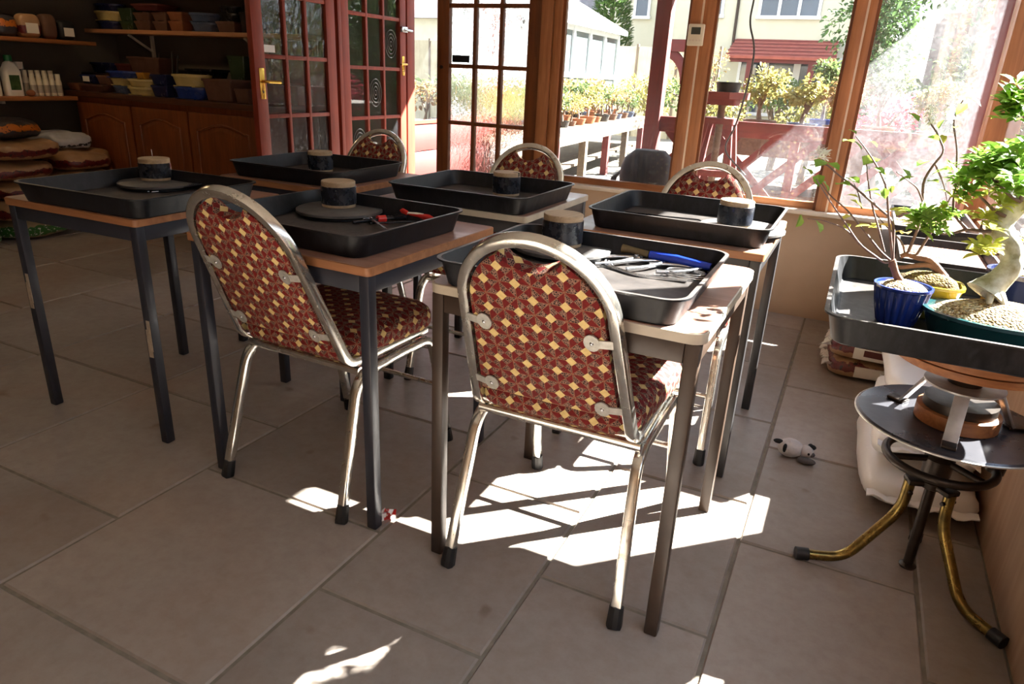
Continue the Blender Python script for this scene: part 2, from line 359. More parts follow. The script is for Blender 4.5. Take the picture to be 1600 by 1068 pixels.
# ---------------------------------------------------------------- mesh building
class MB:
    def __init__(s): s.v = []; s.f = []
    def add(s, vs, fs):
        o = len(s.v); s.v += [tuple(x) for x in vs]; s.f += [tuple(i+o for i in f) for f in fs]; return s
    def tf(s, mat, start=0):
        for i in range(start, len(s.v)): s.v[i] = tuple(mat @ V(s.v[i]))
        return s
    def box(s, x0, x1, y0, y1, z0, z1, bev=0.0, seg=2):
        if bev <= 0:
            return s.add([(x0, y0, z0), (x1, y0, z0), (x1, y1, z0), (x0, y1, z0), (x0, y0, z1), (x1, y0, z1), (x1, y1, z1), (x0, y1, z1)],
                         [(0, 3, 2, 1), (4, 5, 6, 7), (0, 1, 5, 4), (1, 2, 6, 5), (2, 3, 7, 6), (3, 0, 4, 7)])
        bm = bmesh.new(); bmesh.ops.create_cube(bm, size=1)
        for q in bm.verts: q.co = V(((x0+x1)/2+q.co.x*(x1-x0), (y0+y1)/2+q.co.y*(y1-y0), (z0+z1)/2+q.co.z*(z1-z0)))
        bmesh.ops.bevel(bm, geom=bm.edges[:], offset=bev, segments=seg, affect='EDGES', profile=0.5)
        bm.verts.index_update()
        s.add([q.co for q in bm.verts], [[q.index for q in f.verts] for f in bm.faces]); bm.free(); return s
    def bar(s, p0, p1, w, h, up=(0, 0, 1), bev=0.0):
        """rectangular bar from p0 to p1"""
        p0, p1 = V(p0), V(p1); d = (p1-p0); L = d.length; d.normalize(); up = V(up)
        x = d.cross(up)
        if x.length < 1e-4: x = d.cross(V((1, 0, 0)))
        x.normalize(); y = x.cross(d)
        st = len(s.v); s.box(-w/2, w/2, -h/2, h/2, 0, L, bev)
        mt = Matrix((x, y, d)).transposed().to_4x4(); mt.translation = p0
        return s.tf(mt, st)
    def sweep(s, pts, prof, closed=False, up=None, caps=True):
        """sweep a 2-D profile (list of (a,b), or radius list with a round profile) along points"""
        pts = [V(p) for p in pts]; n = len(pts); T = []
        for i in range(n):
            if closed: d = pts[(i+1) % n]-pts[i-1]
            else: d = pts[min(i+1, n-1)]-pts[max(i-1, 0)]
            T.append(d.normalized())
        u = V(up) if up else (V((0, 0, 1)) if abs(T[0].z) < 0.9 else V((0, 1, 0)))
        u = (u-T[0]*u.dot(T[0])).normalized(); st = len(s.v); vs = []; k = None
        for i in range(n):
            if i:
                q = T[i-1].rotation_difference(T[i]); u = q @ u; u = (u-T[i]*u.dot(T[i])).normalized()
            w_ = T[i].cross(u); pr = prof(i) if callable(prof) else prof
            k = len(pr)
            for a, b in pr: vs.append(pts[i]+u*a+w_*b)
        fs = []
        for i in range(n if closed else n-1):
            for j in range(k):
                a = i*k+j; b = i*k+(j+1) % k; c = ((i+1) % n)*k+(j+1) % k; d = ((i+1) % n)*k+j
                fs.append((a, b, c, d))
        if caps and not closed:
            fs.append(tuple(range(k-1, -1, -1))); fs.append(tuple((n-1)*k+j for j in range(k)))
        return s.add(vs, fs)
    def tube(s, pts, r, k=8, closed=False):
        if isinstance(r, (int, float)): rr = [r]*len(pts)
        else: rr = [r[0]+(r[1]-r[0])*i/max(1, len(pts)-1) for i in range(len(pts))] if len(r) == 2 and len(pts) != 2 else list(r)
        cs = [(math.cos(2*PI*j/k), math.sin(2*PI*j/k)) for j in range(k)]
        return s.sweep(pts, lambda i: [(a*rr[i], b*rr[i]) for a, b in cs], closed)
    def lathe(s, prof, n=24, c=(0, 0, 0), sx=1, sy=1, flute=0, fl=0.0):
        vs = []; fs = []; k = len(prof)
        for i in range(n):
            a = 2*PI*i/n; g = 1+fl*abs(math.cos(a*flute/2)) if flute else 1
            for r, z in prof: vs.append((c[0]+r*g*math.cos(a)*sx, c[1]+r*g*math.sin(a)*sy, c[2]+z))
        for i in range(n):
            for j in range(k-1):
                a = i*k+j; b = ((i+1) % n)*k+j
                fs.append((a, b, b+1, a+1))
        if prof[0][0] > 1e-6: fs.append(tuple(i*k for i in range(n-1, -1, -1)))
        if prof[-1][0] > 1e-6: fs.append(tuple(i*k+k-1 for i in range(n)))
        return s.add(vs, fs)
    def loops(s, loops, cap0=True, cap1=True):
        k = len(loops[0]); vs = [p for l in loops for p in l]; fs = []
        for i in range(len(loops)-1):
            for j in range(k): fs.append((i*k+j, i*k+(j+1) % k, (i+1)*k+(j+1) % k, (i+1)*k+j))
        if cap0: fs.append(tuple(range(k-1, -1, -1)))
        if cap1: fs.append(tuple((len(loops)-1)*k+j for j in range(k)))
        return s.add(vs, fs)
    def prism(s, outline, z0, z1):
        return s.loops([[(x, y, z0) for x, y in outline], [(x, y, z1) for x, y in outline]])
    def ball(s, c, r, n=12, m=8):
        if isinstance(r, (int, float)): r = (r, r, r)
        vs = []; fs = []
        for j in range(m+1):
            t = PI*j/m
            for i in range(n):
                a = 2*PI*i/n; vs.append((c[0]+r[0]*math.sin(t)*math.cos(a), c[1]+r[1]*math.sin(t)*math.sin(a), c[2]+r[2]*math.cos(t)))
        for j in range(m):
            for i in range(n): fs.append((j*n+i, (j+1)*n+i, (j+1)*n+(i+1) % n, j*n+(i+1) % n))
        return s.add(vs, fs)
    def leaf(s, p, d, L, W, up=(0, 0, 1), fold=0.25, curl=0.15):
        p = V(p); d = V(d).normalized(); x = d.cross(V(up))
        if x.length < 1e-3: x = d.cross(V((1, 0.3, 0)))
        x.normalize(); n = x.cross(d)
        m1 = p+d*L*0.38-n*L*0.02; m2 = p+d*L*0.72-n*L*curl*0.4; t_ = p+d*L-n*L*curl
        vs = [p, m1, m2, t_, m1+x*W/2+n*W*fold, m2+x*W*0.4+n*W*fold*0.7, m1-x*W/2+n*W*fold, m2-x*W*0.4+n*W*fold*0.7]
        return s.add(vs, [(0, 1, 4), (1, 2, 5, 4), (2, 3, 5), (0, 6, 1), (1, 6, 7, 2), (2, 7, 3)])

def fillet(pts, r, n=5):
    pts = [V(p) for p in pts]; out = [pts[0]]
    for i in range(1, len(pts)-1):
        a, b, c = pts[i-1], pts[i], pts[i+1]
        rr = r[i] if isinstance(r, (list, tuple)) else r
        d1 = (a-b); d2 = (c-b); q = min(rr, d1.length*0.49, d2.length*0.49)
        s0 = b+d1.normalized()*q; s1 = b+d2.normalized()*q
        for k in range(n+1):
            t = k/n; out.append(s0*(1-t)**2+b*2*t*(1-t)+s1*t*t)
    out.append(pts[-1]); return out
def sq(w, h, c=0.25):
    """rounded-square profile"""
    a, b = w/2, h/2; r = min(a, b)*c*2; o = []
    for cx, cy, t0 in ((a-r, b-r, 0), (-a+r, b-r, 90), (-a+r, -b+r, 180), (a-r, -b+r, 270)):
        for t in (0, 45, 90): o.append((cx+r*math.cos(math.radians(t0+t)), cy+r*math.sin(math.radians(t0+t))))
    return o
def rrect(w, d, r, n=5, cx=0, cy=0):
    o = []
    for sx_, sy_, t0 in ((1, 1, 0), (-1, 1, 90), (-1, -1, 180), (1, -1, 270)):
        for k in range(n+1):
            t = math.radians(t0+90*k/n); o.append((cx+sx_*(w/2-r)+r*math.cos(t), cy+sy_*(d/2-r)+r*math.sin(t)))
    return o
def ell(rx, ry, n=28, cx=0, cy=0): return [(cx+rx*math.cos(2*PI*i/n), cy+ry*math.sin(2*PI*i/n)) for i in range(n)]

def obj(name, mb, mat, parent=None, smooth=0.6, uv=False):
    me = bpy.data.meshes.new(name); me.from_pydata(mb.v, [], mb.f); me.update()
    bm = bmesh.new(); bm.from_mesh(me); bmesh.ops.recalc_face_normals(bm, faces=bm.faces[:]); bm.to_mesh(me); bm.free()
    if smooth:
        me.shade_smooth(); me.set_sharp_from_angle(angle=smooth)
    if uv:
        lay = me.uv_layers.new(name='UVMap')
        for p in me.polygons:
            n = p.normal; ax = max(range(3), key=lambda i: abs(n[i]))
            for li in p.loop_indices:
                c = me.vertices[me.loops[li].vertex_index].co
                lay.data[li].uv = (c.y+0.017, c.z) if ax == 0 else ((c.x, c.z*1.04) if ax == 1 else (c.x, c.y))
    me.materials.append(M[mat] if isinstance(mat, str) else mat)
    o = bpy.data.objects.new(name, me); COL.objects.link(o)
    if parent is not None: o.parent = parent
    return o
def tag(o, label, cat, group=None, kind=None):
    o['label'] = label; o['category'] = cat
    if group: o['group'] = group
    if kind: o['kind'] = kind
    return o
def thing(name, label, cat, loc=(0, 0, 0), rz=0.0, group=None, kind=None):
    o = bpy.data.objects.new(name, None); COL.objects.link(o); o.empty_display_size = 0.05
    o.location = loc; o.rotation_euler = (0, 0, rz); return tag(o, label, cat, group, kind)
def struct(name, mb, mat, label, cat, smooth=0.6): return tag(obj(name, mb, mat, None, smooth), label, cat, None, 'structure')
def dup(root, loc, rz=0.0, label=None, group=None, scale=None):
    r = root.copy(); COL.objects.link(r); r.location = loc; r.rotation_euler = (0, 0, rz)
    if label: r['label'] = label
    if group: r['group'] = group
    if scale: r.scale = (scale,)*3 if isinstance(scale, (int, float)) else scale
    for ch in list(root.children):
        c = ch.copy(); COL.objects.link(c); c.parent = r
        for g in list(ch.children):
            d = g.copy(); COL.objects.link(d); d.parent = c
    return r
B = lambda *a, **k: MB().box(*a, **k)

# ================================================================ THE ROOM
YF, XR, XL, YN, ZC = 3.955, 0.52, -5.42, -2.3, 2.45

def build_floor():
    xs = [-5.42, -4.78, -4.16, -3.5, -2.87, -2.235, -1.603, -0.957, -0.513, -0.09, 0.347, 0.52]
    off = {4: 0.968, 5: 0.968, 6: 0.668, 7: 1.018, 8: 1.315, 9: 1.12, 10: 1.42}
    rnd = random.Random(4); vs = []; fs = []; tone = []
    g = 0.0045; c = 0.004
    for i in range(len(xs)-1):
        o = off.get(i, rnd.uniform(0, 0.6)); y = o-6*0.597
        while y < YF:
            y0, y1 = max(y, YN), min(y+0.597, YF)
            if y1-y0 > 0.03:
                x0, x1 = xs[i]+g, xs[i+1]-g; a, b = y0+g, y1-g; n = len(vs)
                vs += [(x0, a, -0.005), (x1, a, -0.005), (x1, b, -0.005), (x0, b, -0.005),
                       (x0+c, a+c, 0), (x1-c, a+c, 0), (x1-c, b-c, 0), (x0+c, b-c, 0)]
                fs += [(n+4, n+5, n+6, n+7), (n, n+1, n+5, n+4), (n+1, n+2, n+6, n+5), (n+2, n+3, n+7, n+6), (n+3, n, n+4, n+7)]
                tone += [rnd.random()]*5
            y += 0.597
    mb = MB(); mb.v, mb.f = vs, fs
    o = struct('floor', mb, 'floor', 'worn beige sandstone slab floor under the tables', 'floor', smooth=0)
    at = o.data.attributes.new('tone', 'FLOAT', 'FACE')
    at.data.foreach_set('value', tone)
    struct('floor_grout', B(XL, XR, YN, YF, -0.14, -0.005), 'grout', 'grey grout bed between the floor slabs', 'floor', 0)
build_floor()

struct('wall_right', B(XR, XR+0.11, YN, YF+0.1, -0.14, 0.555), 'ply', 'low pinkish board wall along the right under the sill', 'wall', 0)
struct('wall_far', B(-1.625, XR, YF, YF+0.1, -0.14, 0.555), 'plaster', 'low plastered wall under the far windows', 'wall', 0)
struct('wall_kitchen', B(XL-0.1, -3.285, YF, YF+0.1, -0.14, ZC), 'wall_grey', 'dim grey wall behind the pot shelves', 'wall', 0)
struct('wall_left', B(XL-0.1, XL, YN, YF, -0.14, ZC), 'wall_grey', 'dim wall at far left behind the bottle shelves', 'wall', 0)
struct('wall_header', B(-3.285, XR+0.11, YF, YF+0.1, 2.02, ZC), 'plaster', 'wall strip above the doorway and far windows', 'wall', 0)
struct('wall_right_header', B(XR, XR+0.11, YN, YF, 2.04, ZC), 'plaster', 'wall strip above the right windows', 'wall', 0)
nw = B(XL, XR, YN-0.1, YN, -0.14, ZC)
struct('wall_near', nw, 'plaster', 'plain plastered wall behind the viewer', 'wall', 0)
ce = B(XL-0.1, XR+0.11, YN-0.1, YF+0.1, ZC, ZC+0.08)
struct('ceiling', ce, 'ceiling', 'pale workshop ceiling', 'ceiling', 0)

# sills
struct('trim_1', B(-1.625, XR, YF-0.045, YF+0.1, 0.555, 0.577, 0.004), 'sill', 'pale painted sill under the far windows', 'window sill', 0.5)
struct('trim_2', B(XR-0.03, XR+0.11, YN, YF-0.045, 0.555, 0.577, 0.004), 'sill', 'pale painted sill along the right windows', 'window sill', 0.5)

# posts of the far wall: two timbers each with a pale bead in the joint
def post(n, x0, x1, mid, label):
    o = struct('trim_%d' % n, B(x0, mid-0.003, YF-0.02, YF+0.085, 0.577, 2.02, 0.004).box(mid+0.003, x1, YF-0.005, YF+0.075, 0.577, 2.02, 0.004), 'pine', label, 'post', 0.5)
    obj('pale_bead', B(mid-0.006, mid+0.006, YF-0.012, YF+0.06, 0.577, 2.02), 'bead', o, 0)
    obj('glazing_bead', B(x0-0.014, x0, YF+0.0, YF+0.03, 0.577, 2.02).box(x1, x1+0.014, YF+0.0, YF+0.03, 0.577, 2.02), 'brown_wood', o, 0)
    return o
o = struct('trim_3', B(-1.765, -1.695, YF-0.02, YF+0.085, 0, 2.02, 0.004).box(-1.69, -1.64, YF-0.01, YF+0.075, 0, 2.02, 0.004), 'pine', 'pine post between the glazed door and the left far window', 'post', 0.5)
obj('glazing_bead', B(-1.64, -1.622, YF, YF+0.03, 0.577, 2.02), 'brown_wood', o, 0)
post(4, -0.922, -0.80, -0.865, 'pine window post carrying the thermostat')
post(5, -0.150, -0.058, -0.098, 'pine window post right of the far chair')
struct('trim_6', B(0.49, 0.62, YF-0.06, YF+0.085, 0.577, 2.02, 0.004), 'pine', 'pine corner post behind the bonsai at the far right', 'post', 0.5)
for k, y in enumerate((2.285, 0.62)):
    struct('trim_%d' % (7+k), B(XR+0.005, XR+0.095, y-0.045, y+0.045, 0.577, 2.04, 0.004), 'pine', ('pine post of the right windows near the stool', 'pine post of the right windows beside the viewer', 'pine post of the right windows behind the viewer')[k], 'post', 0.5)

def window(n, x0, x1, mat, label):
    o = struct('window_%d' % n, B(x0, x1, YF+0.03, YF+0.07, 0.577, 0.612).box(x0, x1, YF+0.03, YF+0.07, 1.985, 2.02), 'pine_x', label, 'window', 0)
    obj('window_glass', B(x0, x1, YF+0.045, YF+0.05, 0.612, 1.985), mat, o, 0)
    return o
window(1, -1.622, -0.936, 'glass', 'left far window looking onto the plant bench')
window(2, -0.786, -0.164, 'glass', 'middle far window looking onto the red lattice')
window(3, -0.044, 0.49, 'glass_dusty', 'hazy dusty far window at the right corner')
struct('wall_beside', B(XR, XR+0.11, YN, -0.75, 0.577, 2.04), 'plaster', 'solid wall beside the viewer', 'wall', 0)
for k, (y0, y1) in enumerate(((2.33, YF-0.06), (0.665, 2.24), (-0.75, 0.575))):
    o = struct('window_%d' % (4+k), B(XR+0.03, XR+0.07, y0, y1, 0.577, 0.632).box(XR+0.03, XR+0.07, y0, y1, 2.0, 2.04), 'pine_y',
               ('right side window nearest the corner', 'right side window beside the stool', 'right side window beside the viewer')[k], 'window', 0)
    obj('window_glass', B(XR+0.045, XR+0.05, y0, y1, 0.632, 2.0), 'glass', o, 0)

# ---------------------------------------------------------------- glazed doors
ROWS = (0.195, 0.53, 0.866, 1.20, 1.537, 1.873)
def door_leaf(name, w, mat, gmat, label, loc, rz, st=0.085):
    h = 1.965; t = 0.02; mb = MB()
    mb.box(0, st, -t, t, 0.004, h, 0.003); mb.box(w-st, w, -t, t, 0.004, h, 0.003)
    mb.box(st, w-st, -t, t, 0.004, ROWS[0]-0.011, 0.003); mb.box(st, w-st, -t, t, ROWS[-1]+0.011, h, 0.003)
    cw = (w-2*st)/3
    for k in (1, 2): mb.box(st+cw*k-0.012, st+cw*k+0.012, -t*0.85, t*0.85, ROWS[0]-0.011, ROWS[-1]+0.011, 0.004)
    for z in ROWS[1:-1]: mb.box(st, w-st, -t*0.8, t*0.8, z-0.012, z+0.012, 0.004)
    for z in (ROWS[0]-0.011, ROWS[-1]+0.002): mb.box(st, w-st, -t*0.8, t*0.8, z, z+0.009)
    o = thing(name, label, 'door', loc, rz, None, 'structure')
    obj('door_frame', mb, mat, o, 0.5)
    obj('door_glass', B(st-0.004, w-st+0.004, -0.002, 0.002, ROWS[0]-0.012, ROWS[-1]+0.012), gmat, o, 0)
    return o, cw
def lever(parent, x, z, side, sgn, s=1.0):
    pl = obj('handle_plate', B(x-0.02*s, x+0.02*s, side*0.021-0.003, side*0.021+0.003, z-0.085*s, z+0.085*s, 0.002), 'gold', parent, 0.5)
    pl['label'] = 'brass handle plate with keyhole'
    mb = MB().tube(fillet([(x, side*0.024, z+0.012), (x, side*0.06, z+0.012), (x+sgn*0.105*s, side*0.062, z+0.010)], 0.015), 0.009*s, 10)
    obj('door_lever', mb, 'gold', pl, 0.7)
    obj('keyhole', MB().ball((x, side*0.0245, z-0.045*s), (0.006, 0.002, 0.009), 8, 6), 'black', pl, 0.7)

# brown frosted leaf, shut in the far wall
d1, cw = door_leaf('door_1', 0.70, 'brown_wood', 'frosted', 'closed brown door with fifteen rippled frosted panes', (-2.472, YF+0.03, 0), 0)
obj('door_plate', B(0.105, 0.225, -0.012, -0.006, 1.222, 1.262, 0.002), 'black', d1, 0.5)['label'] = 'small dark plate on a pane'
obj('lock_bolt', MB().tube([(0.035, -0.02, 1.19), (0.035, -0.027, 1.19)], 0.011, 10), 'iron', d1, 0.6)
# red leaf, swung in square to the wall
d2, cw = door_leaf('door_2', 0.72, 'red_wood', 'reeded', 'open red door with a brass lever handle at its near edge', (-3.225, 3.90, 0), -PI/2)
lever(d2, 0.672, 1.05, 1, -1)
obj('door_sticker', B(0.538, 0.63, 0.006, 0.008, 1.222, 1.262), 'sticker', d2, 0)['label'] = 'white sticker with red and blue print'
# outer red leaf in the porch side
d3, cw = door_leaf('door_3', 0.74, 'red_wood', 'glass_door', 'outer red glazed door with swirled panes in the porch', (-3.225, 3.965, -0.035), PI/2, 0.075)
lever(d3, 0.70, 1.225, -1, -1, 0.8)
rings = [(0.075+cw*2.5, 1.37), (0.075+cw*1.5, 1.035), (0.075+cw*0.5, 0.70)]
for k, (x, z) in enumerate(rings):
    mb = MB()
    for r in (0.012, 0.032, 0.052, 0.072):
        mb.tube([(x+r*0.95*math.cos(a*PI/14), -0.006, z+r*1.3*math.sin(a*PI/14)) for a in range(28)], 0.0034, 6, closed=True)
    obj('glass_swirl', mb, 'swirl', d3, 0.8)
obj('door_latch', B(0.665, 0.74, -0.04, -0.02, 1.455, 1.495, 0.006).tube([(0.70, -0.03, 1.475), (0.80, -0.035, 1.47)], 0.010, 8), 'steel', d3, 0.5)
# frames and the porch side
struct('trim_10', B(-3.285, -3.2, YF-0.03, YF+0.005, 0, 2.02, 0.004), 'red_wood', 'red door jamb between the two red doors', 'door frame', 0.5)
struct('trim_11', B(-3.285, -1.69, YF-0.01, YF+0.09, 1.975, 2.05, 0.004), 'red_wood', 'red lintel over the doorway', 'door frame', 0.5)
pb = B(-3.275, -3.2, 4.715, 4.815, -0.12, 2.1, 0.004)
struct('trim_12', pb, 'red_wood', 'red porch post right of the swirled door', 'post', 0.5)
bo = MB()
for k in range(4):
    z0 = -0.1+k*0.216; bo.box(-3.262, -3.225, 4.815, 6.3, z0+0.004, z0+0.213, 0.004)
struct('wall_porch', bo, 'pink_board', 'low red boarded porch side below a window', 'wall', 0.4)
o = struct('window_7', B(-3.265, -3.215, 4.815, 6.3, 0.764, 0.79).box(-3.265, -3.215, 4.815, 6.3, 1.93, 2.0).box(-3.265, -3.215, 6.22, 6.3, 0.79, 1.93), 'red_wood', 'porch side window above red boards', 'window', 0)
obj('window_glass', B(-3.245, -3.24, 4.815, 6.22, 0.79, 1.93), 'glass', o, 0)
struct('trim_13', B(-3.275, -3.2, YF, 6.3, 2.0, 2.1), 'red_wood', 'red beam over the porch side', 'beam', 0)

# thermostat on its post
t = thing('thermostat', 'cream wall thermostat with a grey display on the window post', 'thermostat', (-0.879, YF-0.02, 1.40))
obj('case', B(-0.041, 0.041, -0.022, 0.0, -0.052, 0.052, 0.006), 'cream_plastic', t, 0.5)
obj('display', B(-0.024, 0.024, -0.0245, -0.0215, 0.002, 0.036, 0.001), 'screen', t, 0)
mb = MB()
for k in range(4): mb.box(-0.03+k*0.017, -0.02+k*0.017, -0.024, -0.021, -0.03, -0.022)
obj('button', mb, 'sill', t, 0)

# ================================================================ TABLES
def make_table(name, w, d, h, top_edge, leg, label, group, r=0.012, worn=()):
    t = thing(name, label, 'table', group=group); th = 0.022
    o = MB().loops([[(x, y, h-th) for x, y in rrect(w-0.006, d-0.006, r)], [(x, y, h) for x, y in rrect(w-0.006, d-0.006, r)]])
    obj('table_top', o, 'table_top', t, 0.5)
    e = MB(); a = rrect(w-0.0055, d-0.0055, r); b = rrect(w, d, r+0.002)
    e.loops([[(x, y, h-th-0.001) for x, y in a], [(x, y, h-th) for x, y in b], [(x, y, h-0.002) for x, y in b], [(x, y, h-0.0003) for x, y in a]], False, False)
    obj('edge_strip', e, top_edge, t, 0.6)
    lw = 0.03; ix, iy = w/2-0.008, d/2-0.008
    ap = MB(); zt = h-th-0.001; zb = zt-0.045
    for s in (-1, 1):
        ap.box(-ix+lw, ix-lw, s*iy-(lw if s > 0 else 0)+0.002, s*iy+(lw if s < 0 else 0)-0.002, zb, zt, 0.003)
        ap.box(s*ix-(lw if s > 0 else 0)+0.002, s*ix+(lw if s < 0 else 0)-0.002, -iy+lw, iy-lw, zb, zt, 0.003)
    obj('apron', ap, leg, t, 0.5)
    for k, (sx_, sy_) in enumerate(((-1, -1), (1, -1), (1, 1), (-1, 1))):
        x0 = sx_*ix; y0 = sy_*iy
        l = obj('leg', B(min(x0, x0-sx_*lw), max(x0, x0-sx_*lw), min(y0, y0-sy_*lw), max(y0, y0-sy_*lw), 0.0, zt, 0.004), leg, t, 0.5)
        if k in worn:
            cx = x0-sx_*lw/2; z0 = 0.36 if k == 0 else 0.30
            obj('worn_patch', B(cx-0.008, cx+0.010, y0-0.0008, y0+0.002, z0, z0+0.09).box(cx-0.002, cx+0.012, y0-0.0009, y0+0.002, z0+0.02, z0+0.12), 'bare', l, 0)['label'] = 'bare worn patch'
    return t
grp = 'square workshop tables'
TABLES = {}
spec = [
 ('near_right', (-0.492, 1.546), -0.012, 0.615, 0.596, 0.727, 'edge_pale', 'brown_leg', 'square table with brown legs and pale rounded edge, behind the front chair', 0.03, ()),
 ('near_mid', (-1.263, 1.562), -0.026, 0.618, 0.603, 0.732, 'edge_orange', 'slate_leg', 'square slate-legged table with chipped orange edge holding the red tools', 0.012, ()),
 ('near_left', (-2.115, 1.582), 0.022, 0.597, 0.592, 0.729, 'edge_orange', 'slate_leg', 'square slate-legged table at far left with worn patches on two legs', 0.012, (0, 1)),
 ('far_left', (-2.03, 2.37), 0.0, 0.605, 0.60, 0.728, 'edge_orange', 'slate_leg', 'square table nearest the red doors', 0.012, ()),
 ('far_mid', (-1.247, 2.376), 0.0, 0.605, 0.60, 0.728, 'edge_pale', 'grey_leg', 'square pale-edged table in front of the frosted door', 0.012, ()),
 ('far_right', (-0.483, 2.312), 0.0, 0.605, 0.604, 0.729, 'edge_orange', 'grey_leg', 'square grey-legged table nearest the low plaster wall', 0.012, ()),
]
for key, (x, y), rz, w_, d_, h_, ed, lg, lab, r_, wn in spec:
    t = make_table('work_table', w_, d_, h_, ed, lg, lab, grp, r_, wn); t.location = (x, y, 0); t.rotation_euler = (0, 0, rz); TABLES[key] = (t, h_)

# ================================================================ CHAIRS
def make_chair(label):
    t = thing('banquet_chair', label, 'chair', group='patterned chrome chairs')
    hz, hy = 0.43, -0.185          # bend where the back turns into the seat rail
    tilt = V((0, -0.20, 0.465)).normalized()
    def bp(x, s): return V((x, hy, hz))+tilt*s+V((x*0, 0, 0))
    pts = [(-0.188, 0.17, hz-0.004), (-0.190, hy, hz), tuple(bp(-0.163, 0.325))]
    arc = []
    for k in range(1, 24):
        a = PI-PI*k/24; arc.append(tuple(bp(0.163*math.cos(a), 0.325+0.168*math.sin(a))))
    right = [tuple(bp(0.163, 0.325)), (0.190, hy, hz), (0.188, 0.17, hz-0.004)]
    l = fillet(pts, 0.035, 5)[:-1]; r = fillet(right, 0.035, 5)[1:]
    path = l+[V(pts[-1])]+[V(a) for a in arc]+[V(right[0])]+r
    obj('back_frame', MB().sweep(path, sq(0.026, 0.024, 0.22), up=(0, 0, 1)), 'chrome', t, 0.5)
    # back panel with hand hole scooped from its top
    outl = []
    zb, zs = 0.068, 0.325
    outl += [(-0.165, zb), (0.165, zb)]
    for k in range(0, 10):
        a = (PI/2-0.47)*k/9; outl.append((0.146*math.cos(a), zs+0.152*math.sin(a)))
    x1, z1 = outl[-1]
    for k in range(1, 14): 
        q = k/14; outl.append((x1*(1-2*q), z1-0.034*math.sin(PI*q)**0.7))
    for k in range(9, -1, -1):
        a = (PI/2-0.47)*k/9; outl.append((-0.146*math.cos(a), zs+0.152*math.sin(a)))
    def loop(off, ins):
        cx, cz = 0, 0.24
        nrm = V((1, 0, 0)).cross(tilt)
        return [tuple(bp(cx+(x-cx)*(1-ins), cz+(z-cz)*(1-ins))+nrm*off) for x, z in outl]
    obj('back_panel', MB().loops([loop(0.013, 0.03), loop(0.010, 0.006), loop(-0.006, 0.0), loop(-0.026, 0.02), loop(-0.036, 0.10)]), 'fabric', t, 0.7, uv=True)
    for sx_ in (-1, 1):
        for s in (0.10, 0.285):
            xf = 0.186-0.023*s/0.325; nrm = V((1, 0, 0)).cross(tilt)
            c = bp(sx_*(xf-0.048), s)+nrm*0.0155; mb = MB()
            e = [(0.017*math.cos(a), 0.021*math.sin(a)) for a in [2*PI*i/14 for i in range(14)]]
            mb.loops([[tuple(c+V((a, 0, 0))+tilt*b+nrm*q) for a, b in e] for q in (0, 0.003)])
            mb.bar(c+V((sx_*0.010, 0, 0))+nrm*0.0015, c+V((sx_*0.042, 0, 0))-nrm*0.004, 0.003, 0.02, tilt)
            b_ = obj('back_bracket', mb, 'bracket', t, 0.5)
            obj('screw', MB().ball(tuple(c+nrm*0.003), (0.0045, 0.003, 0.0045), 8, 6), 'steel', b_, 0.9)
    # seat pad
    lo = []
    for ins, z in ((0.022, 0.432), (0.006, 0.438), (0.0, 0.452), (0.0, 0.476), (0.006, 0.492), (0.020, 0.505), (0.05, 0.514), (0.1, 0.519)):
        lo.append([(x*(1 if y > -0.1 else 0.92), y+0.004, z) for x, y in rrect(0.435-2*ins, 0.41-2*ins, 0.07-ins*0.5, 6)])
    obj('seat', MB().loops(lo), 'fabric', t, 0.9, uv=True)
    lz = 0.392
    pr = sq(0.025, 0.025, 0.2)
    for sx_ in (-1, 1):
        rear = fillet([(sx_*0.219, -0.266, 0.028), (sx_*0.203, -0.165, lz), (sx_*0.203, 0.01, lz+0.006)], 0.06, 7)
        frnt = fillet([(sx_*0.203, 0.01, lz+0.006), (sx_*0.203, 0.185, lz+0.006), (sx_*0.212, 0.266, 0.028)], 0.06, 7)
        for p in (rear, frnt):
            lg = obj('leg', MB().sweep(p, pr, up=(1, 0, 0)), 'chrome', t, 0.5)
            foot = p[0] if p[0].z < 0.1 else p[-1]; nxt = p[1] if p[0].z < 0.1 else p[-2]
            d = (V(nxt)-V(foot)).normalized(); f0 = V(foot)-d*0.027
            f0.z = 0.0
            mb = MB().tube([f0, f0+d*0.006, V(foot)+d*0.022], [0.0175, 0.0185, 0.0165], 10)
            for i, q in enumerate(mb.v):
                if q[2] < 0.004: mb.v[i] = (q[0], q[1], 0.0)
            obj('rubber_foot', mb, 'black', lg, 0.6)
    for y, z in ((-0.152, 0.402), (0.15, 0.398)):
        obj('crossbar', MB().sweep([(-0.203, y, z), (0.203, y, z)], sq(0.022, 0.022, 0.3), up=(0, 0, 1)), 'chrome', t, 0.6)
    obj('stretcher', MB().tube([(-0.207, 0.222, 0.22), (0.207, 0.222, 0.22)], 0.008, 8), 'chrome', t, 0.8)
    for sx_ in (-1, 1):
        for y in (-0.12, 0.1): obj('rail_spacer', MB().tube([(sx_*0.195, y, 0.40), (sx_*0.190, y, 0.432)], 0.008, 8), 'chrome', t, 0.8)
    return t
c1 = make_chair('front chair with red star-patterned back turned to us, tucked under the sunlit table')
c1.location = (-0.512, 1.512, 0); c1.rotation_euler = (0, 0, 0.005)
dup(c1, (-1.285, 1.527, 0), -0.033, 'red star-patterned chair seen from behind at the slate-legged table')
dup(c1, (-0.485, 2.345, 0), PI-0.01, 'far chair below the thermostat, its rounded back facing us over a tray')
dup(c1, (-1.25, 2.41, 0), PI+0.02, 'far chair in front of the frosted brown door')
dup(c1, (-2.06, 2.43, 0), PI-0.03, 'far chair in front of the swirled red door')

